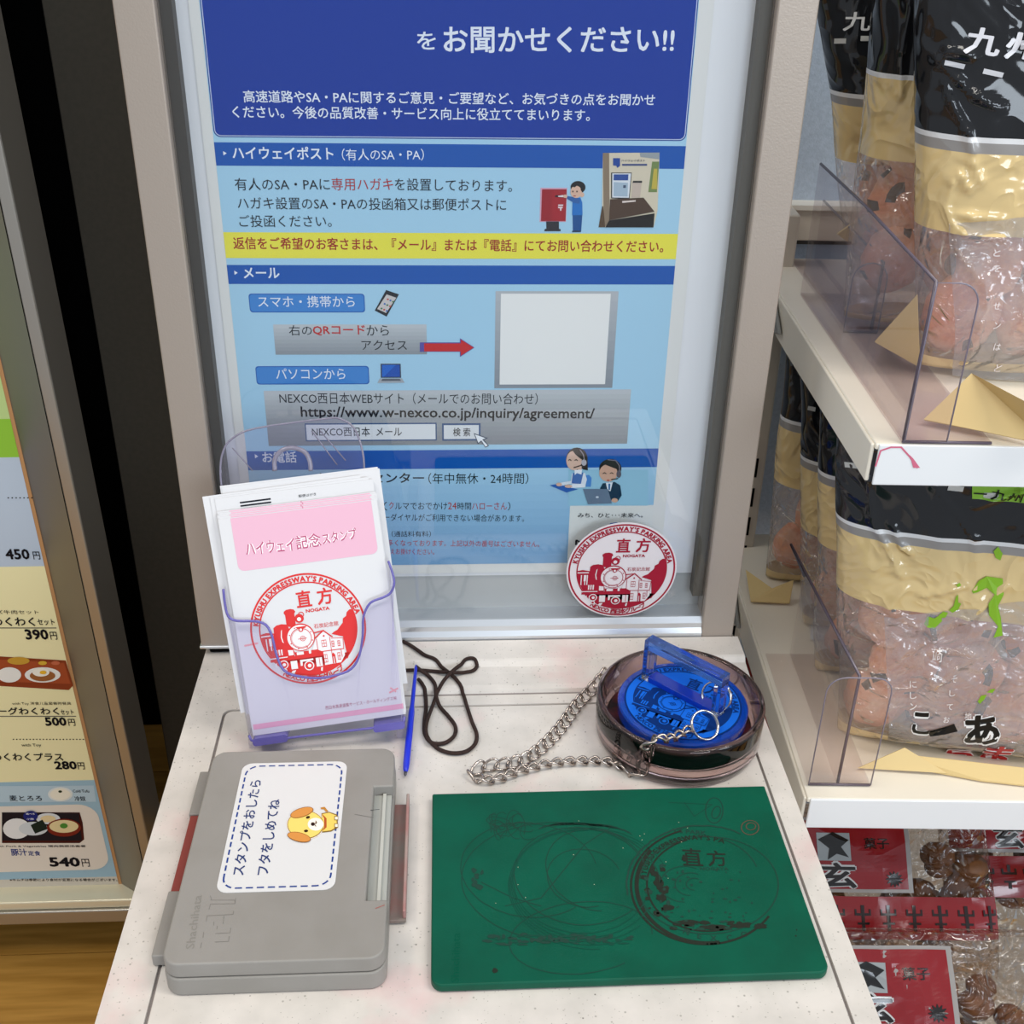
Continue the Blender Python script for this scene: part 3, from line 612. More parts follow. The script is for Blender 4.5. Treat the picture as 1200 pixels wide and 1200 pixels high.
# ------------------------------------------------------------------ card holder and cards
yaw, lean, roll = .045, .338, .098
U = np.array([math.cos(yaw), math.sin(yaw), 0]); Nn = np.array([-math.sin(yaw), math.cos(yaw), 0]); Vv = np.array([0, 0, 1])*math.cos(lean)+Nn*math.sin(lean)
U2 = U*math.cos(roll)+Vv*math.sin(roll); V2 = Vv*math.cos(roll)-U*math.sin(roll)
HP = Plane((-.1251, .5810, .7612), U2, V2)
CW, CH = .0985, .1425
def card(name, off, du, dv, rot, label, m=WHITE_PAPER, group=None, r=.0):
    c, s = math.cos(rot), math.sin(rot); pts = [(du+c*x-s*y, dv+s*x+c*y) for x, y in ((0, 0), (CW, 0), (CW, CH), (0, CH))]
    o = prismo(name, pts, HP, off-.00025, off, m, None); return tag(o, label, 'card', group)
PINK = '#eab9cd'
for i in range(5):
    off = -.0004*i*1.5; dv = [0, .0012, .0022, .0034, .0044][i]; du = [0, .0004, -.0004, .0006, -.0002][i]
    c = card('stamp_card', off, du, dv, 0, 'white postcard with pink heading and red engine stamp, frontmost in the holder' if i == 0 else 'pink-headed postcards stacked just behind the front stamped card in the holder',
             group=None if i == 0 else 'pink-headed postcards in the holder')
    T = Print(HP.shift(off), 6e-5)
    if i == 0:
        T.uv(rrect(.0075, CW-.0035, CH-.0345, CH-.0004, .004, 5, (1, 1, 0, 0)), PINK, 0)
        for s_, a, b, hh, cc, bo in (('ハイウェイ', (289, 651), (346, 645), 15, '#c05a80', .03), ('記念', (348, 644), (377, 640), 16, '#c05a80', .03), ('スタンプ', (379, 638), (419, 631), 13, '#c05a80', .03)):
            T.text(s_, a, b, hh, '#fbf3f6', .085, 1); T.text(s_, a, b, hh, cc, .012, 2)
        cc = HP.px(361.5, 737); stamp_art(T, cc[0], cc[1], .0364, '#dd3d3d', '#f0eced')
        T.uv([(.001, .004), (CW-.001, .004), (CW-.001, .0075), (.001, .0075)], '#e9a9c0', 1)
        T.text_uv('西日本高速道路サービス・ホールディングス㈱', (.048, .0105), (.094, .0105), .0026, '#b8677f', 0, 1)
        for x0, y0, x1, y1, wd in ((.004, .060, .012, .0605, .0012), (.090, .016, .0955, .018, .0012), (.091, .019, .094, .016, .001)): T.line([(x0, y0), (x1, y1)], wd, '#f0a8ac', 1, uv=True)
        T.build('printed_design', c)
    else:
        T.uv([(du+.0075, CH+dv-.012), (du+CW-.0035, CH+dv-.012), (du+CW-.0035, CH+dv-.0003), (du+.0075, CH+dv-.0003)], PINK, 0)
        T.line([(du+.052, CH+dv-.004), (du+.052, CH+dv)], .0006, '#d98aa6', 1, uv=True); T.build('printed_design', c)
for i in range(3):
    off = -.0042-.0006*i; dv = .0125+.0010*i; du = [-.0010, -.0030, -.0065][i]; rot = [-.002, .004, .012][i]
    c = card('reply_card', off, du, dv, rot, ['white reply card with black stripe print, standing behind the pink cards', 'white reply card just behind the stripe-printed reply card', 'white reply card sticking out furthest to the left of the holder'][i])
    if i == 0:
        T = Print(HP.shift(off), 6e-5); b = CH+dv
        for k in range(4): T.line([(.0145, b-.0045-.0021*k), (.0330, b-.0045-.0021*k)], .0010, '#20232b', 1, uv=True)
        T.text_uv('料金受取人払郵便', (.0150, b-.0135), (.0330, b-.0135), .0016, '#23262d', 0, 1); T.line([(.0145, b-.0143), (.0330, b-.0143)], .0008, '#20232b', 1, uv=True)
        T.text_uv('郵便はがき', (.0505, b-.0060), (.0615, b-.0060), .0019, '#3a3a40', 0, 1)
        for k in range(3): T.line([(.0500+.0045*k, b-.0123), (.0525+.0045*k, b-.0123)], .0012, '#2a2a2e', 1, uv=True)
        T.build('printed_design', c)
for i in range(2):
    off = -.0072-.0006*i; dv = .0185+.0010*i
    c = card('reply_card', off, .0035-.001*i, dv, -.004, ['blank-looking white card behind the reply cards in the holder', 'rearmost white card standing against the holder back plate'][i])
    if i == 0:
        T = Print(HP.shift(off), 6e-5); T.line([(.010, CH+dv-.0078), (.020, CH+dv-.0070)], .0008, '#33363d', 1, uv=True); T.build('printed_design', c)

hol = empty('card_holder', tuple(HP.O), 'clear lilac-edged acrylic holder leaning back, full of postcards, left on the counter', 'holder')
HACR = film('holder_acrylic', '#f9f8fd', .02, '#e6e2f4', .05); HEDGE = mat('holder_edge', '#7c74c8', .25, spec=.6, trans=.35)
HCLR = mat('holder_clear_edge', '#a9a3b4', .2, spec=.6, trans=.5)
fp = HP.shift(.0035)
edge = [fp.px(*p) for p in [(262, 690), (264, 708), (268, 722), (278, 727), (299, 727.5), (312, 732), (319, 745), (324, 766), (333, 785), (350, 792), (374, 794), (396, 790), (412, 783), (421, 768), (425, 745), (426, 722), (434, 706), (448, 700), (458, 694), (462, 682), (459, 668), (455, 657)]]
eds = [tuple(p) for p in spline([np.array([*e, 0]) for e in edge], 3)]; eds = [(p[0], p[1]) for p in eds]
bl = fp.px(293, 868); br = fp.px(475, 846)
outline = [(bl[0]+.004, bl[1]-.001), (br[0]-.004, br[1]-.001), (br[0], br[1]+.003)]+eds[::-1]+[(bl[0], bl[1]+.003)]
ne = len(eds); bots = [(bl[0]+.001+(br[0]-bl[0]-.002)*i/(ne-1), bl[1]+(br[1]-bl[1])*i/(ne-1)) for i in range(ne)]
V = [fp.p3(u, v, o) for o in (0, .002) for u, v in eds+bots]; F = []
for i in range(ne-1):
    F += [(i, i+1, ne+i+1, ne+i), (2*ne+i, 3*ne+i, 3*ne+i+1, 2*ne+i+1)]
mobj('front_panel', V, F, HACR, hol)
tubeo('front_rim', [fp.p3(u, v, .001) for u, v in eds], .00085, HEDGE, hol, 6)
lo_ = [eds[0], (bl[0], bl[1]+.003), (bl[0]+.004, bl[1]-.001)]; hi_ = [eds[-1], (br[0], br[1]+.003), (br[0]-.004, br[1]-.001)]
for pts in (lo_, hi_):       # side walls
    V = [fp.p3(u, v, .002) for u, v in pts]+[HP.p3(u, v, -.016) for u, v in pts]
    mobj('side_wall', V, [(i, i+1, i+4, i+3) for i in range(2)], HACR, hol)
tubeo('bottom_rim', [fp.p3(bl[0], bl[1]+.004, .001), fp.p3(bl[0]+.001, bl[1]+.0005, .001), fp.p3(bl[0]+.004, bl[1]-.001, .001), fp.p3(br[0]-.004, br[1]-.001, .001), fp.p3(br[0]-.001, br[1]+.0005, .001), fp.p3(br[0], br[1]+.004, .001)], .0009, HEDGE, hol, 6)
for (a, b_) in (((296, 866), (337, 861)), ((437, 850), (474, 845))):
    A, B = fp.px(*a), fp.px(*b_)
    q = MB(); q.prism(rrect(A[0], B[0], A[1]-.0045, A[1]+.0005, .002) if True else [], fp, -.014, .002); q.build('foot', HEDGE, hol)
    # each foot reaches the counter
q = MB(); A, B = HP.p3(bl[0]+.002, bl[1]-.001, -.004), HP.p3(br[0]-.002, br[1]-.001, -.004)
for a in (A, B):
    boxo('base_leg', (a[0]-.004, a[0]+.004, a[1]-.002, a[1]+.010, TZ+.0002, a[2]), HACR, hol)
bp = HP.shift(-.0105)
bo = [bp.px(*p) for p in [(427, 600), (427, 560), (425, 530), (415, 502), (398, 491), (380, 491), (300, 502), (272, 514), (261, 530), (258, 555), (262, 590)]]
bs = [(p[0], p[1]) for p in spline([np.array([*e, 0]) for e in bo], 4)]
q = MB(); q.prism([(bl[0]+.002, bl[1]), (br[0]-.002, br[1]), (br[0]-.002, .12)]+bs+[(bl[0]+.002, .12)], bp, -.002, 0); q.build('back_plate', HACR, hol)
tubeo('back_rim', [bp.p3(u, v, -.001) for u, v in bs], .0007, HCLR, hol, 6)
arc = [bp.px(*p) for p in [(322, 552), (322, 538), (330, 528), (343, 525), (357, 530), (363, 541), (364, 552)]]
tubeo('hanging_hook', [bp.p3(p[0], p[1], -.001) for p in spline([np.array([*e, 0]) for e in arc], 4)], .0016, HCLR, hol, 6)
for a, b_ in (((365, 505), (395, 545)), ((375, 505), (405, 540)), ((272, 525), (296, 552))):
    A, B = bp.px(*a), bp.px(*b_); tubeo('stiffening_rib', [bp.p3(A[0], A[1], -.001), bp.p3(B[0], B[1], -.001)], .0004, HCLR, hol, 5)

# ------------------------------------------------------------------ grey stamp pad box
BXZ = .7725
bxp = Plane((0, 0, BXZ), (1, 0, 0), (0, 1, 0))
GREY = mat('grey_plastic', '#94908b', .45, noise_col='#8d8983', nscale=25, bump=.00006, bscale=1500)
box = empty('stamp_pad_box', (-.088, .475, TZ), 'closed grey plastic stamp pad case lying at the left of the counter', 'stamp pad')
bx0, bx1, by0, by1 = -.1440, -.0330, .3955, .5535
n0 = bxp.px(436, 921.5); n1 = bxp.px(431.5, 1054.5)
nx = (n0[0]+n1[0])/2; ny1, ny0 = n0[1], n1[1]
lid = rrect(bx0, bx1, by0, by1, .0085, 6)
lidn = []
for i, p in enumerate(lid):
    lidn.append(p)
    if i == 13: lidn += [(bx1, ny0), (nx, ny0), (nx, ny1), (bx1, ny1)]
prismo('lid', lidn, bxp, -.010, 0, GREY, box, bevel=.0011)
base = rrect(bx0-.0003, bx1+.0003, by0-.0006, by1, .0085, 6)
prismo('case_base', base, bxp, -.0225, -.0104, GREY, box, bevel=.0011)
boxo('notch_ledge', (nx-.0004, bx1-.0010, ny0+.0002, ny1-.0002, BXZ-.0100, BXZ-.0068), mat('pale_clip', '#a9aaa4', .35), box, bevel=.0006)
boxo('notch_ridge', (bx1-.0060, bx1-.0042, ny0+.001, ny1-.001, BXZ-.0068, BXZ-.0050), mat('pale_clip2', '#bcbcb4', .35), box)
# side tray with pink ink stain and its upright edge
T0 = Zp(462, 942, TZ+.004); T1 = Zp(457, 1078, TZ+.004); ty1, ty0 = T0[1], T1[1]
tx1 = Zp(478, 1000, TZ+.006)[0]
INKY = mat('ink_stained_grey', '#8a6660', .5, noise_col='#7d746d', nscale=60)
boxo('side_tray', (bx1, tx1, ty0, ty1, TZ+.001, TZ+.0035), INKY, box, bevel=.0005)
boxo('tray_lip', (tx1-.0018, tx1, ty0+.001, ty1+.003, TZ+.0035, TZ+.0095), mat('ink_stained_lip', '#a67a76', .5, noise_col='#a59c94', nscale=40), box, bevel=.0006)
L0 = Zp(232, 905, TZ+.006); L1 = Zp(181, 1128, TZ+.006)
hp = [(L0[0], .5485), (bx0+.002, .5485), (bx0+.002, L1[1]-.0), (L1[0], L1[1])]
hb = Plane((0, 0, TZ), (1, 0, 0), (0, 1, 0))
hx = (L0[0]+L1[0])/2; hy0, hy1 = L1[1]+.002, L0[1]-.002
mid0, mid1 = Zp(186, 1048, TZ+.006)[1], Zp(222, 958, TZ+.006)[1]
boxo('hinge_rail', (hx, bx0+.002, hy0, mid0, TZ+.001, TZ+.0085), GREY, box, bevel=.0008)
boxo('hinge_rail', (hx, bx0+.002, mid1, hy1, TZ+.001, TZ+.0085), GREY, box, bevel=.0008)
boxo('red_ink_edge', (hx+.001, bx0+.002, mid0, mid1, TZ+.001, TZ+.0075), mat('red_ink_pad', '#8d3f38', .6), box, bevel=.0005)
E_ = Print(bxp, 5e-5)    # faint moulded lettering
def em(a, b): return (200+a/12, 1030+b/12)
for L_ in ([(560, 300), (900, 300), (905, 350), (560, 355), (540, 430)], [(560, 240), (575, 300)], [(915, 270), (905, 350)], [(500, 600), (515, 520), (880, 500), (885, 455)], [(750, 520), (740, 630)], [(610, 605), (605, 655)], [(655, 665), (650, 710)], [(845, 690), (835, 760), (630, 770)], [(465, 750), (455, 830)], [(825, 810), (815, 880), (620, 890)], [(435, 900), (420, 975)]):
    E_.line([em(*p) for p in L_], .00022, '#7c7873', 1)
E_.text('Shachihata', em(330, 980), em(440, 230), 8, '#8b8781', 0, 1, hv=(-10, 0))
E_.line([(bx1-.006, ny0-.006), (bx1-.0015, ny0-.004)], .0005, '#a5655f', 1, uv=True)
E_.line([(nx-.001, ny1-.020), (nx+.004, ny1-.0195)], .0004, '#33353c', 1, uv=True); E_.line([(nx-.010, ny1-.023), (nx+.001, ny1-.026)], .0003, '#6c6964', 1, uv=True)
E_.build('moulded_lettering', box)
# label on the box
lb = [bxp.px(*p) for p in [(252.5, 1047), (392.5, 1043), (407, 892.5), (285, 895.5)]]
lc = np.mean(lb, 0); lu = unit((lb[1]-lb[0])+(lb[2]-lb[3])); lv = np.array([-lu[1], lu[0]])
lw = (np.linalg.norm(lb[1]-lb[0])+np.linalg.norm(lb[2]-lb[3]))/2; lh = (np.linalg.norm(lb[3]-lb[0])+np.linalg.norm(lb[2]-lb[1]))/2
O_ = bxp.p3(*(lc-lu*lw/2-lv*lh/2)); LP = Plane(O_+np.array([0, 0, .0001]), (lu[0], lu[1], 0), (lv[0], lv[1], 0))
lab = prismo('instruction_sticker', rrect(0, lw, 0, lh, .006, 5), LP, 0, .0003, mat('label_paper', '#dddcdc', .4, coat=.2), None)
tag(lab, 'white sticker with blue dashed border, blue handwriting and a yellow puppy on the grey case', 'sticker')
T = Print(LP.shift(.0003), 7e-5); NB = '#24418c'
bp_ = rrect(.0028, lw-.0028, .0028, lh-.0028, .0075, 8); bp_.append(bp_[0])
acc = 0; per = .0058
for a, b_ in zip(bp_[:-1], bp_[1:]):
    a, b_ = np.array(a), np.array(b_); L = np.linalg.norm(b_-a); s = 0
    while s < L:
        ph = (acc+s) % per; st_ = min(L-s, (per*.56-ph) if ph < per*.56 else (per-ph)); st_ = max(st_, 1e-5)
        if ph < per*.56-1e-6: T.line([a+(b_-a)*s/L, a+(b_-a)*(s+st_)/L], .0009, NB, 1, uv=True)
        s += st_
    acc += L
def Z5(x, y): return (250+x/6.667, 880+y/6.667)
T.text('スタンプをおしたら', Z5(238, 972), Z5(378, 228), 14, '#2c3c70', .012, 1, hv=(-14.5, 0))
T.text('フタをしめてね', Z5(430, 968), Z5(525, 380), 14, '#2c3c70', .012, 1, hv=(-14.5, 0))
def e5(x, y, rx, ry, c, l, rot=0): T.ell(Z5(x, y), rx/6.667, ry/6.667, c, l, 28, rot)
OL = '#8a6a2c'
e5(720, 580, 148, 116, '#f5e6d8', 1); 
T.poly([Z5(*p) for p in [(845, 490), (905, 478), (968, 500), (975, 600), (920, 632), (850, 640)]], OL, 2); T.poly([Z5(*p) for p in [(848, 497), (905, 486), (960, 507), (966, 595), (918, 624), (850, 632)]], '#f0cf68', 3)
T.poly([Z5(*p) for p in [(838, 445), (870, 440), (900, 475), (880, 480), (862, 458), (842, 458)]], '#c28438', 3)
for y in (512, 570): T.poly([Z5(*p) for p in [(945, y), (975, y), (975, y+34), (945, y+34)]], OL, 4); T.poly([Z5(*p) for p in [(951, y+6), (972, y+6), (972, y+28), (951, y+28)]], '#f7eeda', 5)
T.poly([Z5(*p) for p in [(845, 492), (885, 530), (885, 600), (850, 632), (866, 600), (866, 530)]], '#b5562c', 4)
e5(720, 580, 142, 110, OL, 4); e5(720, 580, 137, 105, '#f3d672', 5); e5(800, 578, 62, 50, '#faf3e4', 6)
for (cx, cy, rot) in ((692, 486, -.30), (670, 678, .22)): e5(cx, cy, 94, 37, '#96602c', 6, rot); e5(cx, cy, 89, 32, '#d9924a', 7, rot)
e5(740, 525, 16, 10, '#3a2414', 8, -.3); e5(725, 631, 16, 10, '#3a2414', 8, -.1); e5(778, 578, 15, 14, '#33201a', 8)
T.line([Z5(790, 578), Z5(806, 560)], .0004, '#5a3a24', 8); T.line([Z5(790, 578), Z5(802, 596)], .0004, '#5a3a24', 8); T.line([Z5(800, 553), Z5(808, 566), Z5(800, 578)], .0004, '#5a3a24', 8)
T.build('printed_design', lab)

# ------------------------------------------------------------------ green mat
GRN = mat('green_plastic', '#085742', .42, spec=.2, noise_col='#0a4e3b', nscale=30, bump=.00005, bscale=900)
mz = TZ+.0058
mp_ = Plane((0, 0, mz), (1, 0, 0), (0, 1, 0))
gm = prismo('stamping_mat', rrect(-.0101, .1962, .3915, .5300, .0058, 6, (1, 1, 0, 0)), mp_, -.0055, 0, GRN, None, bevel=.0010)
tag(gm, 'green plastic stamping mat with dark ink marks at the front right of the counter', 'mat')
T = Print(mp_, 8e-5); IK = '#2a2f28'; IK2 = '#1c5444'; IK3 = '#26443a'
def Zm(x, y): return mp_.px(480+x/2.143, 880+y/2.143)
rnd = random.Random(9)
def scr(cx, cy, rx, ry, rot, wd, c, n=40, a0=0, a1=360, jit=.0, lay=1):
    pts = []
    for i in range(n+1):
        t = R_(a0+(a1-a0)*i/n); x = rx*math.cos(t); y = ry*math.sin(t)
        pts.append(Zm(cx+x*math.cos(rot)-y*math.sin(rot)+rnd.uniform(-jit, jit), cy+x*math.sin(rot)+y*math.cos(rot)+rnd.uniform(-jit, jit)))
    T.line(pts, wd, c, lay, uv=True)
cc = Zm(750, 338); scr(750, 338, 176, 122, 0, .0006, IK3, 60); 
scr(748, 338, 178, 145, .02, .0022, IK, 50, 80, 215); scr(742, 340, 186, 146, .02, .0012, IK, 50, 30, 250); scr(735, 336, 190, 148, .0, .0010, IK3, 50, 170, 300, 1)
scr(748, 335, 152, 118, 0, .0010, IK, 50, 60, 250); scr(730, 330, 150, 116, 0, .0006, IK3, 40, 200, 340)
T.text_uv('直', Zm(688, 288), Zm(738, 290), .0135, IK, .01, 1); T.text_uv('方', Zm(752, 290), Zm(800, 290), .0120, IK, .01, 1); T.text_uv('NOGATA', Zm(730, 300), Zm(802, 301), .0024, IK3, .02, 1)
c0 = Zm(750, 338); T.arc("KYUSHU EXPRESSWAY'S PA", c0[0], c0[1], .0365, 168, 66, .0036, IK, .02, 1); T.arc('NEXCO', c0[0], c0[1], .0365, 240, 290, .0034, IK3, .02, 1, outward=False)
T.text_uv("Y'S PARK", Zm(660, 205), Zm(745, 212), .0034, IK3, .02, 1)
def blob(cx, cy, rx, ry, c, n=14, lay=1):
    T.uv([Zm(cx+rx*rnd.uniform(.6, 1)*math.cos(2*math.pi*i/n), cy+ry*rnd.uniform(.5, 1)*math.sin(2*math.pi*i/n)) for i in range(n)], c, lay)
for x, y, a, b_ in ((625, 330, 14, 20), (640, 350, 16, 16), (630, 370, 18, 12), (650, 395, 22, 10), (690, 270, 8, 12), (770, 445, 50, 9), (830, 440, 40, 8), (700, 430, 30, 8), (610, 300, 8, 16), (880, 440, 22, 9), (740, 432, 20, 7)): blob(x, y, a, b_, IK, 14)
for i in range(60): blob(rnd.uniform(620, 860), rnd.uniform(300, 450), rnd.uniform(2, 7), rnd.uniform(2, 5), IK3, 7)
for a_, b0_ in ((690, 60), (705, 38), (715, 20)): scr(a_, 335, b0_, b0_*.75, 0, .0005, IK3, 20, 90, 300)
# older, paler scribbles and prints on the left
for cx, cy, rx, ry, rt in ((430, 315, 168, 122, .1), (440, 320, 95, 72, .2), (300, 300, 172, 118, .1), (380, 330, 250, 150, .05), (430, 470, 180, 90, -.1), (470, 300, 130, 100, .3)):
    scr(cx, cy, rx, ry, rt, .00045, IK3, 50, rnd.uniform(0, 90), rnd.uniform(300, 400), .6)
for i in range(14): scr(250+rnd.uniform(-40, 50), 185+rnd.uniform(-12, 22), rnd.uniform(12, 40), rnd.uniform(8, 24), rnd.uniform(0, 3), .0004, IK3, 18, 0, rnd.uniform(200, 360), .8)
for i in range(10): scr(440, 190+i*1.5, 80+i*4, 8+i, .05, .0004, IK3, 20, 180, 360, 1)
scr(765, 150, 22, 32, 0, .0006, IK3, 24); scr(770, 155, 10, 16, .4, .0006, IK3, 20); scr(855, 193, 22, 18, 0, .0006, '#5d4c3e', 20); scr(857, 190, 12, 9, 0, .0006, '#5d4c3e', 20)
T.line([Zm(650, 130), Zm(760, 135), Zm(715, 165), Zm(690, 130)], .0003, IK3, 1, uv=True)
for i in range(22): blob(210+i*14+rnd.uniform(-4, 4), 472+rnd.uniform(-6, 8), rnd.uniform(5, 14), rnd.uniform(4, 9), IK3, 10)
for i in range(8): blob(165+rnd.uniform(-14, 20), 300+i*6, rnd.uniform(5, 12), rnd.uniform(4, 9), IK3, 9)
for i in range(46): blob(200+i*8+rnd.uniform(-6, 6), 474+rnd.uniform(-14, 14), rnd.uniform(6, 20), rnd.uniform(2, 5), rnd.choice([IK3, IK3, '#1b4a3c']), 9)
for i in range(26): blob(600+rnd.uniform(-12, 50), rnd.uniform(285, 420), rnd.uniform(3, 12), rnd.uniform(3, 10), rnd.choice([IK, IK3]), 8)
for i in range(26): blob(rnd.uniform(660, 860), 440+rnd.uniform(-14, 12), rnd.uniform(5, 18), rnd.uniform(2, 6), rnd.choice([IK, IK3]), 9)
for k_ in range(5): scr(430+k_*6, 330+k_*4, 170+k_*9, 128+k_*6, .08, .0004, '#1a4c3e', 50, 20*k_, 250+20*k_, .8)
blob(215, 552, 9, 8, IK, 9); blob(970, 465, 3, 3, IK, 6); blob(972, 450, 2, 3, IK, 6)
T.line([Zm(240, 390), Zm(330, 370), Zm(440, 235), Zm(510, 190)], .0005, IK3, 1, uv=True); T.line([Zm(180, 330), Zm(260, 370), Zm(330, 390)], .0005, IK3, 1, uv=True)
for i in range(16): p = (rnd.uniform(120, 700), rnd.uniform(170, 420)); blob(p[0], p[1], 1.5, 1.3, '#c9c7a8', 5, 2)
T.text('Shachihata', (480+124/2.143, 880+582/2.143), (480+127/2.143, 880+458/2.143), 9, '#0a5440', .0, 1, hv=(-10, 0))
T.build('ink_marks', gm)

# ------------------------------------------------------------------ dish, ink pad, acrylic stamp
DC = (.1520, .5885, TZ)
GLS = mat('smoked_glass', '#c9aeac', .05, trans=1, ior=1.45, spec=.5)
q = MB(); q.lathe([(0, .0005), (.050, .0005), (.0535, .0025), (.0545, .006), (.0548, .0285), (.0543, .0302), (.0530, .0310), (.0512, .0306), (.0503, .0292), (.0498, .0080), (.0485, .0062), (0, .0060)], DC, 96)
dish = q.build('glass_dish', GLS, None, smooth=True); tag(dish, 'round smoked pinkish glass dish holding the blue stamp, at the right of the counter', 'dish')
q = MB(); q.lathe([(0, .0063), (.0478, .0063), (.0482, .0075), (.0480, .0105), (.0465, .0115), (0, .0115)], DC, 64)
tag(q.build('ink_pad', mat('ink_pad_black', '#17100f', .6, noise_col='#5a1c22', nscale=90), None), 'round black and red ink pad in the bottom of the glass dish', 'ink pad')
BLUEG = mat('blue_acrylic', '#0f6cff', .04, trans=.72, ior=1.4, coat=.5); 
stc = (.1545, .5915)
sb = empty('rubber_stamp', (stc[0], stc[1], TZ+.0118), 'blue acrylic stamp with a clear rectangular loop handle, sitting in the glass dish', 'stamp')
q = MB(); q.lathe([(0, .0145), (.0415, .0145), (.0425, .0155), (.0428, .0225), (.0420, .0235), (0, .0235)], (stc[0], stc[1], TZ), 80)
q.build('base_disc', BLUEG, sb, smooth=False)
q = MB(); q.lathe([(0, .0118), (.0405, .0118), (.0405, .0143), (0, .0143)], (stc[0], stc[1], TZ), 64); q.build('rubber_face', mat('stamp_rubber', '#123a86', .5), sb)
spn = Plane((stc[0], stc[1], TZ+.0236), (math.cos(R_(32)), -math.sin(R_(32)), 0), (math.sin(R_(32)), math.cos(R_(32)), 0))
T = Print(spn, 7e-5); stamp_art(T, 0, 0, .0385, '#0b2f70', '#1767d8'); 
T.uv([(.0385*1.0*math.cos(R_(a)), .0385*math.sin(R_(a))) for a in range(0, 360, 6)], '#1767d8', 0); T.build('printed_face', sb)
hA = np.array([.1335, .6195]); hB = np.array([.1765, .5760]); hd = unit(hB-hA); hn = np.array([-hd[1], hd[0]]); HL = np.linalg.norm(hB-hA)
hpl = Plane((hA[0]-hn[0]*.004, hA[1]-hn[1]*.004, TZ+.0238), (hd[0], hd[1], 0), (0, 0, 1))
HH = .0320
CLRB = mat('clear_blue_acrylic', '#cfe0f8', .03, trans=1, ior=1.40); BLUET = mat('blue_reflection_acrylic', '#5b90ea', .04, trans=.88, ior=1.4, coat=.5)  # clear handle; blue reflections from the base put into its tint
for (a0, a1, b0, b1) in ((0, .0055, 0, HH-.0070), (HL-.0055, HL, 0, HH-.0070)):
    prismo('handle_post', [(a0, b0), (a1, b0), (a1, b1), (a0, b1)], hpl, -.009, 0, CLRB, sb, bevel=.0004)
q = MB(); q.prism([(0, HH-.0069), (HL, HH-.0069), (HL, HH), (0, HH)], hpl, -.009, 0); q.build('handle_bar', BLUET, sb, bevel=.0005)
q = MB(); q.prism([(.0056, 0), (HL-.0056, 0), (HL-.0056, .0045), (.0056, .0045)], hpl, -.009, 0); q.build('handle_foot', mat('blue_foot', '#1548d8', .08, trans=.5, coat=.5), sb, bevel=.0004)

def ringpts(c, r, nrm, n=40):
    nrm = unit(np.array(nrm, float)); a = unit(np.cross(nrm, [0.1, .2, 1])); b = np.cross(nrm, a)
    return [np.array(c)+r*(math.cos(2*math.pi*i/n)*a+math.sin(2*math.pi*i/n)*b) for i in range(n)]
hr = hpl.p3(HL-.0012, .0115, -.0045)
RNG = mat('polished_steel', '#d8d4d0', .12, metal=1)
for k_, (px_, py_, yy_, nr, lab_) in enumerate(((840, 816, None, (-.55, -.75, .35), 'steel split ring looped through the clear stamp handle'), (825.5, 850, None, (.25, -.62, .75), 'steel split ring joining the handle ring to the chain'))):
    zc = [.782, .7795][k_]; c = Zp(px_, py_, zc)
    q = MB(); q.tube(ringpts(c, .0098 if k_ == 0 else .0092, nr), .0007, 8, True); q.tube(ringpts(c+np.array(unit(np.array(nr)))*.0012, .0098 if k_ == 0 else .0092, nr), .0007, 8, True)
    tag(q.build('key_ring', RNG, None, smooth=True), lab_, 'ring')

# ------------------------------------------------------------------ chain
cps = [on_table(711.8, 787.7, .002), on_table(703.7, 797, .002), on_table(692, 810, .002)]
for p in [(675.7, 827), (659, 850.7), (643, 869), (626.7, 883), (612.7, 891), (591.7, 896), (570.7, 898), (557, 903), (556, 908.5), (566, 914), (584.7, 912.5), (601, 906.7), (622, 900.5), (645, 895), (668.7, 892.5), (692, 892), (712, 893), (730, 899), (744, 906)]:
    cps.append(on_table(*p, .0021))
cps += [Zp(750, 905, TZ+.004), Zp(755, 893, TZ+.012), Zp(757, 880, TZ+.022), Zp(762, 870, TZ+.0325), Zp(770, 866, TZ+.034), Zp(782, 866, TZ+.0325), Zp(795, 863, TZ+.030), Zp(806, 857, TZ+.029), Zp(812, 855, TZ+.029)]
sp = spline(cps, 24); d = [0]
for p in sp: p[2] = max(p[2], table_z(p[1], p[0])+.0016)
for a, b_ in zip(sp[:-1], sp[1:]): d.append(d[-1]+np.linalg.norm(b_-a))
tot = d[-1]; pitch = .0079; nl = int(tot/pitch)
chain = empty('chain', tuple(cps[8]), 'silver curb-link chain looping over the counter from the dish', 'chain')
ov = []
for i in range(20):
    t = 2*math.pi*i/20; x = .0057*math.cos(t); y = .0035*math.sin(t); ov.append(np.array([x, y, .0018*math.sin(2*t)]))
q = MB(); q.tube(ov, .00088, 6, True)
lm = None
CH_ST = mat('chain_steel', '#b5aaa2', .24, metal=1)
sparr = np.array(sp); darr = np.array(d)
for i in range(nl):
    s = (i+.5)*tot/nl; c = np.array([np.interp(s, darr, sparr[:, k]) for k in range(3)]); c2 = np.array([np.interp(min(s+.001, tot), darr, sparr[:, k]) for k in range(3)])
    t = unit(c2-c) if np.linalg.norm(c2-c) > 1e-9 else t
    up = np.array([0, 0, 1.0]) if abs(t[2]) < .9 else np.array([0, -1.0, 0]); sd = unit(np.cross(up, t)); up = np.cross(t, sd)
    a = R_(-24); sd2 = sd*math.cos(a)+up*math.sin(a); up2 = np.cross(t, sd2)
    M = Matrix(((t[0], sd2[0], up2[0], c[0]), (t[1], sd2[1], up2[1], c[1]), (t[2], sd2[2], up2[2], c[2]), (0, 0, 0, 1))) @ Matrix.Rotation(R_(20), 4, 'Z')
    if lm is None:
        o = q.build('chain_link', CH_ST, chain, smooth=True); lm = o; o.matrix_basis = M; o.location = o.location
    else:
        o = lm.copy(); COL.objects.link(o); o.matrix_basis = M

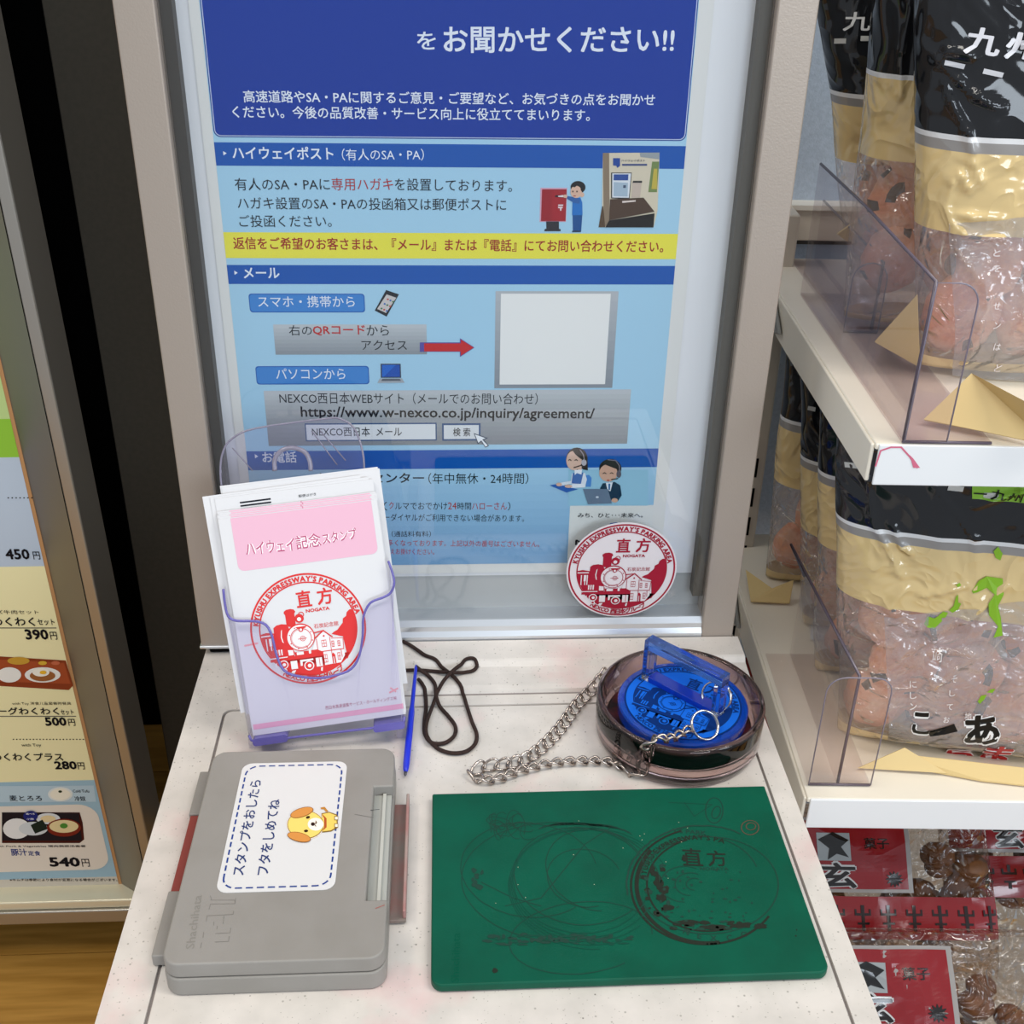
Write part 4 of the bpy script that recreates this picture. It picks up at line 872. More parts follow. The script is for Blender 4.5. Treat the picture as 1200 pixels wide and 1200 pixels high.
# ------------------------------------------------------------------ pen and cord
pt = Zp(487.6, 779.5, TZ+.012); pb = on_table(474.8, 909.5, .0022)
PB = mat('blue_pen_plastic', '#1a2fd0', .3, coat=.4)
pen = empty('pen', tuple(pb), 'slim blue ballpoint pen lying beside the card holder', 'pen')
L = pt-pb
tubeo('barrel', [pb+L*t for t in (.03, .06, .10, .35, .55, .60, .75, .97, 1.0)], [.0010, .0019, .0022, .0022, .0021, .0015, .0014, .0011, .0007], PB, pen, 12)
tubeo('pen_tip', [pb, pb+L*.012, pb+L*.035], [.0003, .0009, .0011], mat('pen_tip_metal', '#5a5a60', .3, metal=.8), pen, 10)
def z2(x, y, h=.0015): return on_table(440+x/4.2857, 720+y/4.2857, h)
CORD = mat('brown_cord', '#3a2620', .85, noise_col='#241612', nscale=900, bump=.0004, bscale=2500)
A = [z2(138, 135), z2(180, 158), z2(240, 200), z2(310, 250), z2(365, 290, .0018), z2(412, 335), z2(440, 400), z2(462, 470), z2(485, 540), z2(508, 600), z2(500, 650), z2(455, 688), z2(390, 697), z2(330, 682), z2(285, 650), z2(255, 600, .0035), z2(258, 540, .0035), z2(290, 450, .003), z2(312, 390, .004), z2(345, 330, .004), z2(395, 278, .004), z2(445, 245, .002), z2(490, 240), z2(510, 258), z2(490, 282), z2(440, 292), z2(380, 292, .004), z2(300, 286), z2(220, 280, .002), z2(150, 281)]
B = [Zp(487.3, 781, TZ+.012), z2(232, 285, .004), z2(262, 305), z2(298, 350), z2(305, 410, .0045), z2(325, 465), z2(365, 510), z2(400, 560), z2(398, 605), z2(360, 640), z2(315, 650), z2(275, 640, .0035), z2(248, 600), z2(246, 540), z2(254, 470), z2(250, 400), z2(235, 350), z2(215, 325, .002)]
def rest(P_, r):
    for p in P_: p[2] = max(p[2], table_z(p[1], p[0])+r)
    return P_
tag(tubeo('cord', rest(spline(A, 10), .0014), .00135, CORD, None, 8), 'dark brown cord lying in a wide loop, its end running behind the card holder', 'cord')
tag(tubeo('cord', rest(spline(B, 10), .0014), .00135, CORD, None, 8), 'dark brown cord tied to the blue pen, coiled in a small inner loop', 'cord')

# ------------------------------------------------------------------ menu sign on the floor at the left
m0 = Zp(25, 1083, .10); m1 = Zp(149, 1081, .10)
MU = unit(np.array([m1[0]-m0[0], m1[1]-m0[1], 0]))
MPL = Plane((m1[0], m1[1], 0), MU+np.array([0, 0, .018]), np.array([0, 0, 1])-.018*MU)
mn = empty('menu_sign', tuple(MPL.O), 'tall aluminium framed menu board standing on the wooden floor at the left', 'sign')
faceP = MPL.shift(-.030)
er = faceP.px(87, 790)[0]; er2 = faceP.px(75, 740)[0]
xr = MPL.px(133, 790)[0]; xin = faceP.px(86, 790)[0]; xm = MPL.px(119, 790)[0]
LFT = -1.05
TOPZ = 1.9
MALU = mat('sign_aluminium', '#b0aca4', .3, metal=.8); MALU_D = mat('sign_bevel_reflection', '#8a857e', .28, metal=.85)  # one aluminium; the bevel's dark reflection is put into its colour
q = MB(); V = []
for z in (.125, TOPZ):
    V += [MPL.p3(xin, z, -.030), MPL.p3(xm, z, 0)]
q.add(V, [(0, 1, 3, 2)]); 
q.build('frame_bevel', MALU_D, mn)
prismo('frame_stile', [(xm, .100), (xr, .100), (xr, TOPZ), (xm, TOPZ)], MPL, -.06, 0, MALU, mn, bevel=.002)
prismo('frame_bottom', [(LFT, .101), (xm, .101), (xm, .122), (LFT, .122)], MPL, -.06, 0, MALU, mn, bevel=.002)
zf0 = faceP.px(80, 1045)[1]
prismo('bottom_bead', [(LFT, .122), (xm-.004, .122), (xm-.004, .135), (LFT, .135)], MPL, -.034, -.004, mat('bead_alu_lit', '#e4dcc0', .3, metal=.3), mn, bevel=.002)  # paler than the frame: bright light on this strip painted into the colour
prismo('backing', [(LFT, .101), (xr-.002, .101), (xr-.002, TOPZ), (LFT, TOPZ)], MPL, -.06, -.032, BLACK, mn)
prismo('light_box', [(LFT, .101), (xr-.075, .101), (xr-.075, TOPZ), (LFT, TOPZ)], MPL, -.26, -.0605, BLACK, mn)
prismo('sign_foot', [(LFT+.05, 0), (xr-.09, 0), (xr-.09, .1015), (LFT+.05, .1015)], MPL, -.25, -.20, BLACK, mn)
M_ = Print(faceP, 3e-4)
def mv(y, x=60): return faceP.px(x, y)[1]
def mb(y0, y1, c, l=0, x0=LFT, x1=None): M_.uv([(x0, mv(y1)), (xin if x1 is None else x1, mv(y1)), (xin if x1 is None else x1, mv(y0)), (x0, mv(y0))], c, l)
M_.uv([(LFT, .134), (xin, .134), (xin, TOPZ-.02), (LFT, TOPZ-.02)], '#b88a5e', 0)       # wood-tone sheet behind the prints
xe = faceP.px(60, 663)[0]
pe = faceP.px(83, 795)[0]
def blk(y0, y1, c, l=1): M_.uv([(LFT, mv(y1)), (pe, mv(y1)), (pe, mv(y0)), (LFT, mv(y0))], c, l)
blk(300, 490, '#b9cf8a'); blk(490, 535, '#8fc040'); blk(535, 663, '#b9c6d6'); blk(663, 915, '#efe6b4'); blk(915, 1029, '#9dbccc'); blk(1029, 1048, '#cfc6b8')
mt = '#17151a'
def MT(s_, a, b, h, c=mt, bo=.012, l=3): M_.text(s_, a, b, h, c, bo, l)
for i in range(8): M_.ell((10+i*4.6, 583), 1.0, .8, mt, 2, 8)
MT('450', (8, 655), (36, 655), 12, mt, .03); MT('円', (40, 655), (48, 655), 9)
MT('キッズ牛肉セット', (-20, 719), (46, 719), 4.5, mt, .0); MT('わくわく', (-8, 733), (42, 733), 10, mt, .02); MT('セット', (45, 732), (65, 732), 7, mt, .02)
M_.line([(-20, 735.5), (66, 735.5)], .0012, '#6b655a', 2); MT('390', (31, 749), (58, 749), 12, mt, .035); MT('円', (60, 749), (68, 749), 9)
def Z9(x, y): return (20+x/2.307, 660+y/2.307)
def p9(P_, c, l): M_.poly([Z9(*p) for p in P_], c, l)
p9([(-60, 250), (132, 262), (152, 330), (140, 342), (-60, 330)], '#8c3f22', 2); p9([(-60, 258), (128, 268), (146, 325), (-60, 318)], '#a54e2c', 3)
M_.ell(Z9(70, 300), 21, 9, '#eceae4', 4); M_.ell(Z9(70, 302), 15, 6.4, '#9c6236', 5); M_.ell(Z9(66, 292), 10, 5, '#f2efe2', 6); M_.ell(Z9(72, 292), 4, 2.2, '#e8b634', 7)
M_.ell(Z9(5, 262), 13, 4.5, '#c89a3a', 4); M_.ell(Z9(70, 268), 5, 2.4, '#d8ae3c', 4); M_.ell(Z9(105, 268), 5, 2.4, '#c46a4a', 4); M_.ell(Z9(-20, 300), 14, 9, '#eceae4', 4)
MT('with Toy 洋食儿童套餐附餐具', (15, 826), (84, 826), 4, mt, .0); MT('ハンバーグわくわく', (-40, 837), (70, 837), 8.5, mt, .02); MT('セット', (72, 837), (87, 837), 6, mt, .02)
M_.line([(-20, 839), (89, 839)], .0012, '#6b655a', 2); MT('500', (54, 850), (79, 850), 10, mt, .035); MT('円', (81, 850), (89, 850), 8)
for i in range(22): M_.ell((16+i*3.9, 866), .9, .7, mt, 2, 8)
MT('with Toy', (26, 875), (49, 875), 4, mt, .01); MT('わくわくプラス', (-8, 891), (75, 891), 9, mt, .02); MT('280', (65, 901), (91, 901), 9.5, mt, .035); MT('円', (92, 901), (100, 901), 8)
M_.poly([(-60, 921), (110, 920), (113, 939), (-60, 940)], '#b6ccd8', 2); M_.ell((71, 930), 14.5, 8.5, '#dfe3e0', 3); M_.ell((71, 930), 12, 6.8, '#efe9d6', 4); M_.ell((71, 926.5), 2.2, 1.4, '#2f3a22', 5)
MT('麦とろろ', (12, 938), (50, 938), 6.5, mt, .012); MT('Cold Tofu', (86, 928), (105, 928), 3.2, mt, .01); MT('冷奴', (88, 938), (101, 938), 5.5, mt, .015)
M_.uv(rrect(LFT-.03, faceP.px(126, 1000)[0], mv(1020), mv(943), .022), '#e3dacd', 2)
p9([(-40, 672), (170, 672), (178, 700), (182, 745), (170, 755), (-40, 755)], '#4a1c16', 3); p9([(-40, 672), (168, 674), (176, 748), (-40, 748)], '#231d22', 4)
M_.ell(Z9(85, 688), 14, 6.5, '#d8dcde', 5); M_.ell(Z9(85, 688), 9, 4, '#e4cfa0', 6); M_.ell(Z9(45, 715), 17, 8, '#cfd5d8', 5); M_.poly([Z9(*p) for p in [(38, 705), (70, 690), (85, 715), (50, 728)]], '#1f2a22', 6)
M_.ell(Z9(128, 712), 20, 10.5, '#7a2a1c', 6); M_.ell(Z9(128, 708), 17, 7.5, '#e2cf9c', 7); M_.ell(Z9(128, 706), 4.5, 3, '#4f8a36', 8); M_.ell(Z9(0, 715), 16, 12, '#e6e6e4', 5)
M_.ell(Z9(38, 680), 8.5, 6, '#232a72', 7); MT('選べる', Z9(26, 676), Z9(50, 676), 2, '#e8e8f4', .01, 8); MT('小鉢', Z9(28, 690), Z9(48, 690), 2.2, '#e8e8f4', .01, 8)
MT('Soup with Pork & Vegetables 猪肉蔬菜汤套餐', (-20, 992.5), (101, 992.5), 2.8, mt, .012); MT('豚汁', (14, 1002), (33, 1002), 8, '#22337c', .02); MT('定食', (34, 1002), (48, 1002), 5.5, '#22337c', .015)
MT('540', (59, 1015), (95, 1015), 11, mt, .04); MT('円', (97, 1015), (106, 1015), 9)
MT('※キムチは季節により食材が変更になる場合がございます。', (12, 1032), (138, 1032), 3.2, mt, .008)
M_.build('printed_design', mn)

# ------------------------------------------------------------------ gondola shelving at the right
SZ = .70; SC = Zp(945, 937, SZ); GU = np.array([math.cos(R_(3.0)), -math.sin(R_(3.0)), 0]); GB = np.array([math.sin(R_(3.0)), math.cos(R_(3.0)), 0])
UZ = Yp(1022, 521, SC[1])[2]
def gp(a, b, z): return SC*np.array([1, 1, 0])+GU*a+GB*b+np.array([0, 0, z])
def gframe(z): return Plane(gp(0, 0, z), GU, GB)
def gbox(name, a0, a1, b0, b1, z0, z1, m, parent, **k): return prismo(name, [(a0, b0), (a1, b0), (a1, b1), (a0, b1)], gframe(0), z0, z1, m, parent, **k)
gon = empty('shelf_rack', tuple(gp(.35, .38, 0)), 'shop shelving rack with beige slotted posts and blue back panels, at the right', 'shelving')
gbox('back_panel', -.30, .9, .380, .388, .30, .9, BLUEBOARD, gon); gbox('back_panel', -.30, .9, .380, .388, .902, 1.7, BLUEBOARD, gon)
zr0 = Plane(gp(0, .37, 0), GU, (0, 0, 1)).px(960, 281)[1]; zr1 = Plane(gp(0, .37, 0), GU, (0, 0, 1)).px(960, 244)[1]
gbox('back_rail', -.05, .9, .366, .380, zr0, zr1, GREYPOST, gon, bevel=.001); gbox('rail_cap', -.05, .9, .362, .380, zr1, zr1+.004, mat('rail_cap', '#ddd9cf', .4), gon)
gbox('rail_gap', -.05, .9, .370, .380, zr0-.004, zr0, mat('dark_gap', '#3a3835', .6), gon)
ppl = Plane(gp(0, .335, 0), GU, (0, 0, 1)); pa0 = ppl.px(868, 650)[0]; pa1 = ppl.px(893, 610)[0]
gbox('upright_post', pa0-.02, pa1-.004, .335, .378, 0, Yp(925, 252, gp(pa1, .335, 0)[1])[2], GREYPOST, gon, bevel=.002)
sx = ppl.px(887.5, 548)[0]
ztop = ppl.px(887, 537)[1]; pitchz = (ppl.px(887, 537)[1]-ppl.px(883, 572)[1])
for i in range(7):
    z1 = ztop-pitchz*i; prismo('slot', [(sx-.0022, z1-pitchz*.62), (sx+.0002, z1-pitchz*.62), (sx+.0002, z1), (sx-.0022, z1)], ppl, .0003, .0010, BLACK, gon)
lower = []
for z, nm, lb_, dep in ((UZ, 'shelf', 'upper cream shelf of the rack, holding rice cracker bags and dividers', .36), (SZ, 'shelf', 'lower cream shelf of the rack beside the counter, with large cracker bag', .36)):
    sh = empty(nm, tuple(gp(0, 0, z)), lb_, 'shelf')
    gbox('shelf_top', 0.001, .80, 0.0012, dep, z-.004, z, SHELF, sh, bevel=.001)
    gbox('front_lip', .003, .80, 0, .002, z-.026, z-.0002, SHELF_FRONT, sh, bevel=.0006)
    # rounded side flange, doubled
    q = MB(); P0 = gp(0, .002, 0); sidep = Plane(gp(0, 0, 0), GB, (0, 0, 1))
    q.prism([(.003, z-.025), (.22, z-.030), (dep-.09, z-.030), (dep-.09, z-.001), (.003, z-.001)], sidep, -.001, .0015); q.build('side_flange', SHELF, sh, bevel=.001)
    q = MB(); q.prism([(.012, z-.016), (.20, z-.020), (dep-.10, z-.020), (dep-.10, z-.006), (.012, z-.006)], sidep, .0015, .0035); q.build('side_channel', SHELF, sh, bevel=.001)
    q = MB(); q.prism([(dep-.13, z-.020), (dep-.03, z-.050), (dep-.015, z-.045), (dep-.015, z-.004), (dep-.10, z-.004)], sidep, -.005, -.002); q.build('bracket', GREYBRACKET, sh, bevel=.001)
    if z == UZ:
        T = Print(Plane(gp(0, 0, 0), GU, (0, 0, 1)), 1e-4); T.line([(1026, 546), (1032, 528), (1044, 524), (1056, 524), (1066, 535), (1075, 548)], .0010, '#d4708a', 1); T.poly([(1066, 533), (1070, 537), (1078, 548), (1070, 548)], '#d4708a', 2); T.build('pen_mark', sh)
gbox('base_deck', 0, .8, .0, .38, .30, .34, SHELF, gon, bevel=.002)
gbox('kick_plate', 0, .8, .01, .03, 0, .30, GREYBRACKET, gon)

# acrylic dividers
def divider(base_px, z, top_px, slope_px, backlen, left, right, front, label, hfront=None, ACR=ACR):
    B0 = Zp(*base_px, z+.002); d_ = empty('shelf_divider', tuple(B0), label, 'divider')
    sp_ = Plane(B0, GB, (0, 0, 1)); sp_.N = np.cross(sp_.U, sp_.V)
    h = sp_.px(*top_px)[1]; s = sp_.px(*slope_px); 
    out = [(0, 0), (backlen, 0), (backlen, s[1]), (s[0], s[1]), (0, h)]
    q = MB(); q.prism(out, sp_, -.001, .001); q.build('side_plate', ACR, d_)
    tubeo('plate_edge', [sp_.p3(*p) for p in [(0, 0), (0, h), (s[0], s[1]), (backlen, s[1])]], .0011, ACR_EDGE, d_, 6)
    fr = Plane(B0, GU, (0, 0, 1)); r = .012
    q = MB(); q.prism(rrect(-left, right, 0, hfront or h, r, 6, (0, 0, 1, 1)) if (left > .005) else rrect(0, right, 0, h, r, 6, (0, 0, 1, 0)), fr, .0012, .0026); q.build('front_plate', ACR, d_)
    fo = rrect(-left, right, 0, hfront or h, r, 6, (0, 0, 1, 1)) if left > .005 else rrect(0, right, 0, h, r, 6, (0, 0, 1, 0))
    tubeo('front_plate_edge', [fr.p3(u, v, .002) for u, v in fo[1:]+[fo[0]]], .0005, HCLR, d_, 5)
    bpn = Plane(B0-np.array([0, 0, .002]), GU, GB)
    q = MB(); q.prism([(-max(left, .001), -.001), (front, -.001), (front, backlen), (-max(left, .001), backlen)], bpn, .0002, .0018); q.build('base_plate', ACR, d_)
    tubeo('base_edge', [bpn.p3(-max(left, .001), -.001, .0012), bpn.p3(front, -.001, .0012)], .0010, ACR_EDGE, d_, 5)
    return d_
divider((1059, 515), UZ, (1094, 327), (1016, 243), .26, 0, .024, .050, 'smoky acrylic divider nearest the front on the upper shelf')
divider((1021, 387), UZ, (1032, 304), (970, 240), .17, .020, .004, .004, 'smoky acrylic divider further back on the upper shelf')
divider((981.5, 917), SZ, (1006.5, 790), (927, 638), .15, .0205, .0225, .0225, 'clear acrylic divider with rounded front plate on the lower shelf', ACR=ACL)

# ------------------------------------------------------------------ snack bags
KR = glossy_print('kraft_film', '#dcc18a', .010, .13, 90); KRB = mat('kraft_paper', '#d9be84', .5); BK = glossy_print('black_film', '#1b1c1f', .012, .10, 60); BK.node_tree.nodes['Principled BSDF'].inputs['Coat Weight'].default_value = 0
WL = glossy_print('white_line_film', '#d9d9da', .006, .3); GL = glossy_print('grey_line_film', '#8f8b88', .006, .3)
CF = film('clear_film', '#fbf7f5', .17, '#eaddd6', .05, wrinkle=.02, wscale=170, refl=2.6)
HZ = film('milky_film', '#f4f3f4', .24, '#d9d9de', .12, wrinkle=.015, wscale=120, refl=2)
CRK = mat('rice_cracker', '#f2a074', .7, noise_col='#f6cbb0', nscale=45, bump=.004, bscale=90)
NORI = mat('seaweed', '#3c3a3c', .7); WRAP = film('inner_wrap', '#f6e9e6', .22, '#e6cfc8', .12, wrinkle=.02, wscale=70, refl=1.6)
def nz3(x, y, z): return noise.noise(Vector((x, y, z)))
class Bag:
    def __init__(s, pl, u0, u1, v0, v1, depth, seed=0, wr=.0016, top=.30, lean_top=0, taper=0, skew=0):
        s.skew = skew; s.cr = []; s.pl = pl; s.u0, s.u1, s.v0, s.v1 = u0, u1, v0, v1; s.d = depth; s.seed = seed; s.wr = wr; s.top = top; s.taper = taper
    def prof(s, u, v):
        a = (u-s.u0)/(s.u1-s.u0)*2-1; t = (v-s.v0)/(s.v1-s.v0); a = max(-1, min(1, a)); t = max(0, min(1, t))
        p = max(0, 1-abs(a)**5)**.5; b = min(1, (t+.02)/.14)**.5; k = 1 if t < .35 else 1-(1-s.top)*((t-.35)/.65)**1.2
        return p*b*k
    def wrk(s, u, v):
        f = 1-abs(nz3(u*16+s.seed, v*9, s.seed))*2.4; g = 1-abs(nz3(u*34, v*26+s.seed, 3.1+s.seed))*2.4; h = nz3(u*9+3, v*7, s.seed+7)
        r = s.wr*(f*1.0+.45*g+1.4*h)
        if u < 90:
            for (a, b, dx, dy, L2, amp, wd) in s.cr:
                t = max(0, min(1, ((u-a)*dx+(v-b)*dy)/L2)); q = (u-a-t*dx)**2+(v-b-t*dy)**2
                if q < 9*wd*wd: r += amp*math.exp(-q/(wd*wd))
        return r
    def crease(s, pts, amp=.0026, wd=.0022):
        P_ = [s.inv(*Plane.px(s.pl, *p)) if False else (s.inv(*Plane.px(s.pl, *p)), Plane.px(s.pl, *p)[1]) for p in pts]
        for (a, b), (c, d) in zip(P_[:-1], P_[1:]):
            if (c-a)**2+(d-b)**2 > 1e-9: s.cr.append((a, b, c-a, d-b, (c-a)**2+(d-b)**2, amp, wd))
    def rand_creases(s, n, amp=.0022):
        rn = random.Random(s.seed+5)
        for _ in range(n):
            a, b = rn.uniform(s.u0+.01, s.u1-.01), rn.uniform(s.v0+.01, s.v1-.01); an = rn.choice([rn.uniform(-1.0, -.3), rn.uniform(.3, 1.2), rn.uniform(1.3, 1.8)]); L = rn.uniform(.015, .05)
            for k in range(2):
                dx, dy = L*math.cos(an), L*math.sin(an); s.cr.append((a, b, dx, dy, L*L, amp*rn.uniform(.6, 1.2), rn.uniform(.0014, .0022))); a += dx; b += dy; an += rn.uniform(-.7, .7)
    def front(s, u, v): return -s.d/2+s.d/2*s.prof(u, v)+s.wrk(u, v)
    def back(s, u, v): return -s.d/2-s.d/2*s.prof(u, v)+s.wrk(u+99, v)*.5
    def shell(s, parent, bands, nx=64, ny=84, curve=0):
        """bands: [(v_top, material)] from the top downwards"""
        mats = []; V = []; F = []; fm = []
        def mi(u, v):
            for vt, m in bands:
                if v >= vt+curve*(((u-s.u0)/(s.u1-s.u0)-.5)**2)*-.02: break
            if m not in mats: mats.append(m)
            return mats.index(m)
        ring = []
        us = [s.u0+(s.u1-s.u0)*(.5-.5*math.cos(math.pi*i/nx)) for i in range(nx+1)]
        vs = sorted(set([s.v0+(s.v1-s.v0)*j/ny for j in range(ny+1)]+[b[0] for b in bands if s.v0 < b[0] < s.v1]))
        W_ = nx+1; c = (s.u0+s.u1)/2
        def tp(u, v):
            t = (v-s.v0)/(s.v1-s.v0); k = 1-s.taper*max(0, t-.3)/.7
            return c+(u-c)*k+.0025*nz3(v*14, s.seed, 1)+s.skew*(1-t)
        for fn in (s.front, s.back):
            for v in vs:
                for u in us: V.append(s.pl.p3(tp(u, v), v, fn(u, v)))
        nv = len(vs); N1 = W_*nv
        for j in range(nv-1):
            vm = (vs[j]+vs[j+1])/2
            for i in range(nx):
                m = mi((us[i]+us[i+1])/2, vm); a = j*W_+i
                F.append((a, a+1, a+1+W_, a+W_)); fm.append(m)
                F.append((N1+a, N1+a+W_, N1+a+1+W_, N1+a+1)); fm.append(m)
            for i in (0, nx):
                a = j*W_+i; F.append((a, a+W_, N1+a+W_, N1+a)); fm.append(mi(us[i], vm))
        for j in (0, nv-1):
            for i in range(nx): a = j*W_+i; F.append((a, N1+a, N1+a+1, a+1)); fm.append(mi(us[i], vs[j]+1e-5 if j == 0 else vs[j]))
        s.tp = tp
        return mobj('film', V, F, mats, parent, smooth=True, fm=fm)
    def crackers(s, parent, pts, r=.024, wrapm=True):
        rn = random.Random(s.seed)
        for u, v in pts:
            cen = s.pl.p3(u, v, -s.d*.42+rn.uniform(-.006, .006)); V = []; F = []; nu, nv_ = 18, 10
            ax = rn.uniform(.75, 1.1); ph = rn.uniform(0, 6)
            for j in range(nv_+1):
                th = math.pi*j/nv_
                for i in range(nu):
                    a = 2*math.pi*i/nu; x = math.sin(th)*math.cos(a); y = math.sin(th)*math.sin(a); z = math.cos(th)
                    k = 1+.16*nz3(x*2+ph, y*2, z*2)
                    pt_ = np.array([x*r*ax*k, y*r*1.1*k, z*r*.42*k])
                    V.append(cen+s.pl.U*pt_[0]+s.pl.V*pt_[1]+s.pl.N*pt_[2])
            for j in range(nv_):
                for i in range(nu): F.append((j*nu+i, (j+1)*nu+i, (j+1)*nu+(i+1) % nu, j*nu+(i+1) % nu))
            fm = [1 if nz3(V[f[0]][0]*70+ph, V[f[0]][1]*70, V[f[0]][2]*70) > .50 else 0 for f in F]
            mobj('rice_cracker', V, F, [CRK, NORI], parent, smooth=True, fm=fm)
    def inv(s, u, v):
        t = (v-s.v0)/(s.v1-s.v0); k = 1-s.taper*max(0, t-.3)/.7; c = (s.u0+s.u1)/2
        return (u-.0025*nz3(v*14, s.seed, 1)-s.skew*(1-t)-c)/k+c
    def surf(s, u, v): return s.front(s.inv(u, v), v)
    def px(s, x, y):
        p = Plane.px(s.pl, x, y)
        for _ in range(5): p = Plane.px(s.pl.shift(s.surf(*p)), x, y)
        return p
    def pr(s):
        q = Plane(s.pl.O, s.pl.U, s.pl.V); q.px = s.px
        return Print(q, 2e-4)
    def lev(s, x, y): return s.px(x, y)[1]
    def patch(s, T, pts, col, layer, n=14):
        """patch between four photo corners (lower-left, lower-right, upper-right, upper-left), following the film"""
        A, B, C_, D_ = [np.array(s.px(*p)) for p in pts]; V = []; F = []
        for j in range(n+1):
            for i in range(n+1):
                a, b = i/n, j/n; V.append((1-b)*((1-a)*A+a*B)+b*((1-a)*D_+a*C_))
        for j in range(n):
            for i in range(n): k = j*(n+1)+i; F.append((k, k+1, k+n+2, k+n+1))
        T.raw(V, F, col, layer)

def flap(parent, pts, m=KRB, th=.0012):
    """folded paper corner given as 3-D points, a little thickness"""
    P_ = [np.array(p) for p in pts]; n = np.cross(P_[1]-P_[0], P_[2]-P_[0]); n = unit(n); k = len(P_)
    V = [p+n*th/2 for p in P_]+[p-n*th/2 for p in P_]
    mobj('folded_corner', V, [list(range(k)), list(range(k, 2*k))[::-1]]+[(i, (i+1) % k, (i+1) % k+k, i+k) for i in range(k)], m, parent)
def gplane(b, z=0): return Plane(gp(0, b, z), GU, (0, 0, 1))
VV = lambda pl, x, y: pl.px(x, y)[1]
UU = lambda pl, x, y: pl.px(x, y)[0]
# lower shelf: large front bag
def ufit(pl, top, bot):
    """left edge given by photo points at its top and bottom"""
    a, b = pl.px(*top), pl.px(*bot); return a, b
def mkbag(b, top, bot, wd, z0, zt, dep, seed, wr, topk, label, yawx=0):
    pl = gplane(b)
    if yawx:
        U_ = GU*math.cos(R_(yawx))-GB*math.sin(R_(yawx)); pl = Plane(gp(UU(pl, *top), b, 0), U_, (0, 0, 1))
    a, c = pl.px(*top), pl.px(*bot); sl = (c[0]-a[0])/(a[1]-c[1]); skew = sl*(zt-z0); u0 = a[0]-sl*(zt-a[1])
    e = empty('snack_bag', tuple(pl.p3(u0+skew+wd/2, z0)), label, 'snack bag')
    return e, Bag(pl, u0, u0+wd, z0, zt, dep, seed, wr, topk, skew=skew), pl
HZM = lambda c_: HZ if c_ == 'HZ' else ink(c_, .3)
e, bg, pl = mkbag(.050, (985, 565), (986, 880), .235, SZ+.003, UZ-.032, .060, 3, .0017, .75, 'large rice cracker bag with green map print, front of the lower shelf', 9)
for c_ in ([(1019, 480), (1021, 530), (1018, 570), (1024, 612)], [(1022, 618), (1040, 645), (1056, 678)], [(1048, 622), (1058, 645), (1068, 652)], [(1040, 720), (1070, 732), (1094, 743)], [(1094, 743), (1130, 728), (1176, 690)], [(1060, 692), (1042, 715)], [(1066, 780), (1090, 762), (1138, 764), (1095, 805), (1088, 790)], [(1000, 745), (1030, 758), (1045, 760)], [(1052, 774), (1092, 748)], [(1080, 700), (1130, 688)]):
    bg.crease(c_)
bg.rand_creases(6)
l1 = bg.lev(1080, 627); l4 = bg.lev(1080, 718)
bg.shell(e, [(l1, BK), (l1-.0028, WL), (l1-.0085, GL), (l4, KR), (SZ+.014, CF), (-9, KR)], 120, 150)
bg.crackers(e, [(bg.u0+bg.skew*.8+.03+.045*i+.012*(j % 2), SZ+.035+.035*j) for i in range(5) for j in range(3)], .024)
T = bg.pr()
DS = '#b9b9b6'
for x, y in ((990, 541), (1030, 551), (1069, 560), (1110, 568), (1152, 577)):
    T.text('■', (x, y+6), (x+18, y+8), 6, DS, 0, 1)
T.text('九州の味', (1108, 556), (1196, 566), 36, '#d4d4d4', .02, 1)
bg.patch(T, [(1139, 584), (1225, 592), (1225, 572), (1139, 565)], '#7fae3a', 1); T.text('一', (1141, 578), (1156, 579), 1.6, '#1c2018', .02, 4); T.text('九州', (1160, 584), (1196, 588), 12, '#1c2018', .02, 4)
GM = '#86b52e'
def Zq(x, y): return (860+x/3.75, 680+y/3.75)
for P_ in ([(835, 190), (850, 155), (880, 165), (905, 150), (915, 175), (880, 210), (850, 205)], [(900, 150), (920, 135), (940, 140), (930, 160), (905, 165)], [(945, 130), (965, 110), (975, 70), (985, 60), (985, 95), (998, 100), (985, 125), (960, 140)], [(975, 18), (990, 8), (998, 18), (985, 28)],
           [(1045, 45), (1075, 0), (1110, -20), (1180, -10), (1185, 60), (1160, 110), (1172, 160), (1180, 240), (1140, 250), (1160, 200), (1120, 150), (1118, 100), (1145, 60), (1110, 30), (1070, 50), (1050, 55)],
           [(1070, 530), (1085, 505), (1110, 500), (1100, 520), (1080, 540)], [(1110, 490), (1130, 475), (1148, 475), (1135, 492)], [(1140, -130), (1160, -150), (1180, -120), (1170, -90), (1150, -100)]):
    T.poly([Zq(*p) for p in P_], GM, 2)
T.text('あ', (1128, 873), (1172, 873), 36, '#f2efec', .09, 3); T.text('あ', (1129, 871), (1171, 871), 33, '#131313', .035, 4)
T.text('こ', (1066, 860), (1088, 862), 28, '#f2efec', .08, 3); T.text('こ', (1067, 858), (1087, 860), 25, '#131313', .03, 4); T.text('ー', (1090, 862), (1122, 856), 7, '#131313', .02, 4)
T.text('ら', (1106, 889), (1140, 891), 13, '#f2e6e4', .07, 3); T.text('ら', (1107, 888), (1139, 890), 11, '#c22a2a', .03, 4); T.text('ま', (1146, 894), (1180, 896), 22, '#f2e6e4', .07, 3); T.text('ま', (1147, 892), (1179, 894), 20, '#c22a2a', .03, 4)
for s_, x, y, hh in (('崎', 1092, 775, 12), ('チ', 1094, 798, 7), ('にしン', 1066, 805, 9), ('そ', 1114, 799, 7), ('し', 1112, 815, 7), ('て', 1109, 831, 7), ('お', 1105, 846, 7), ('地', 1130, 842, 8)):
    if len(s_) > 1:
        for i, ch in enumerate(s_): T.text(ch, (x, y+i*13), (x+8, y+i*13), 8, '#efe6e2', .01, 3)
    else: T.text(s_, (x, y), (x+hh, y), hh, '#efe6e2', .01, 3)

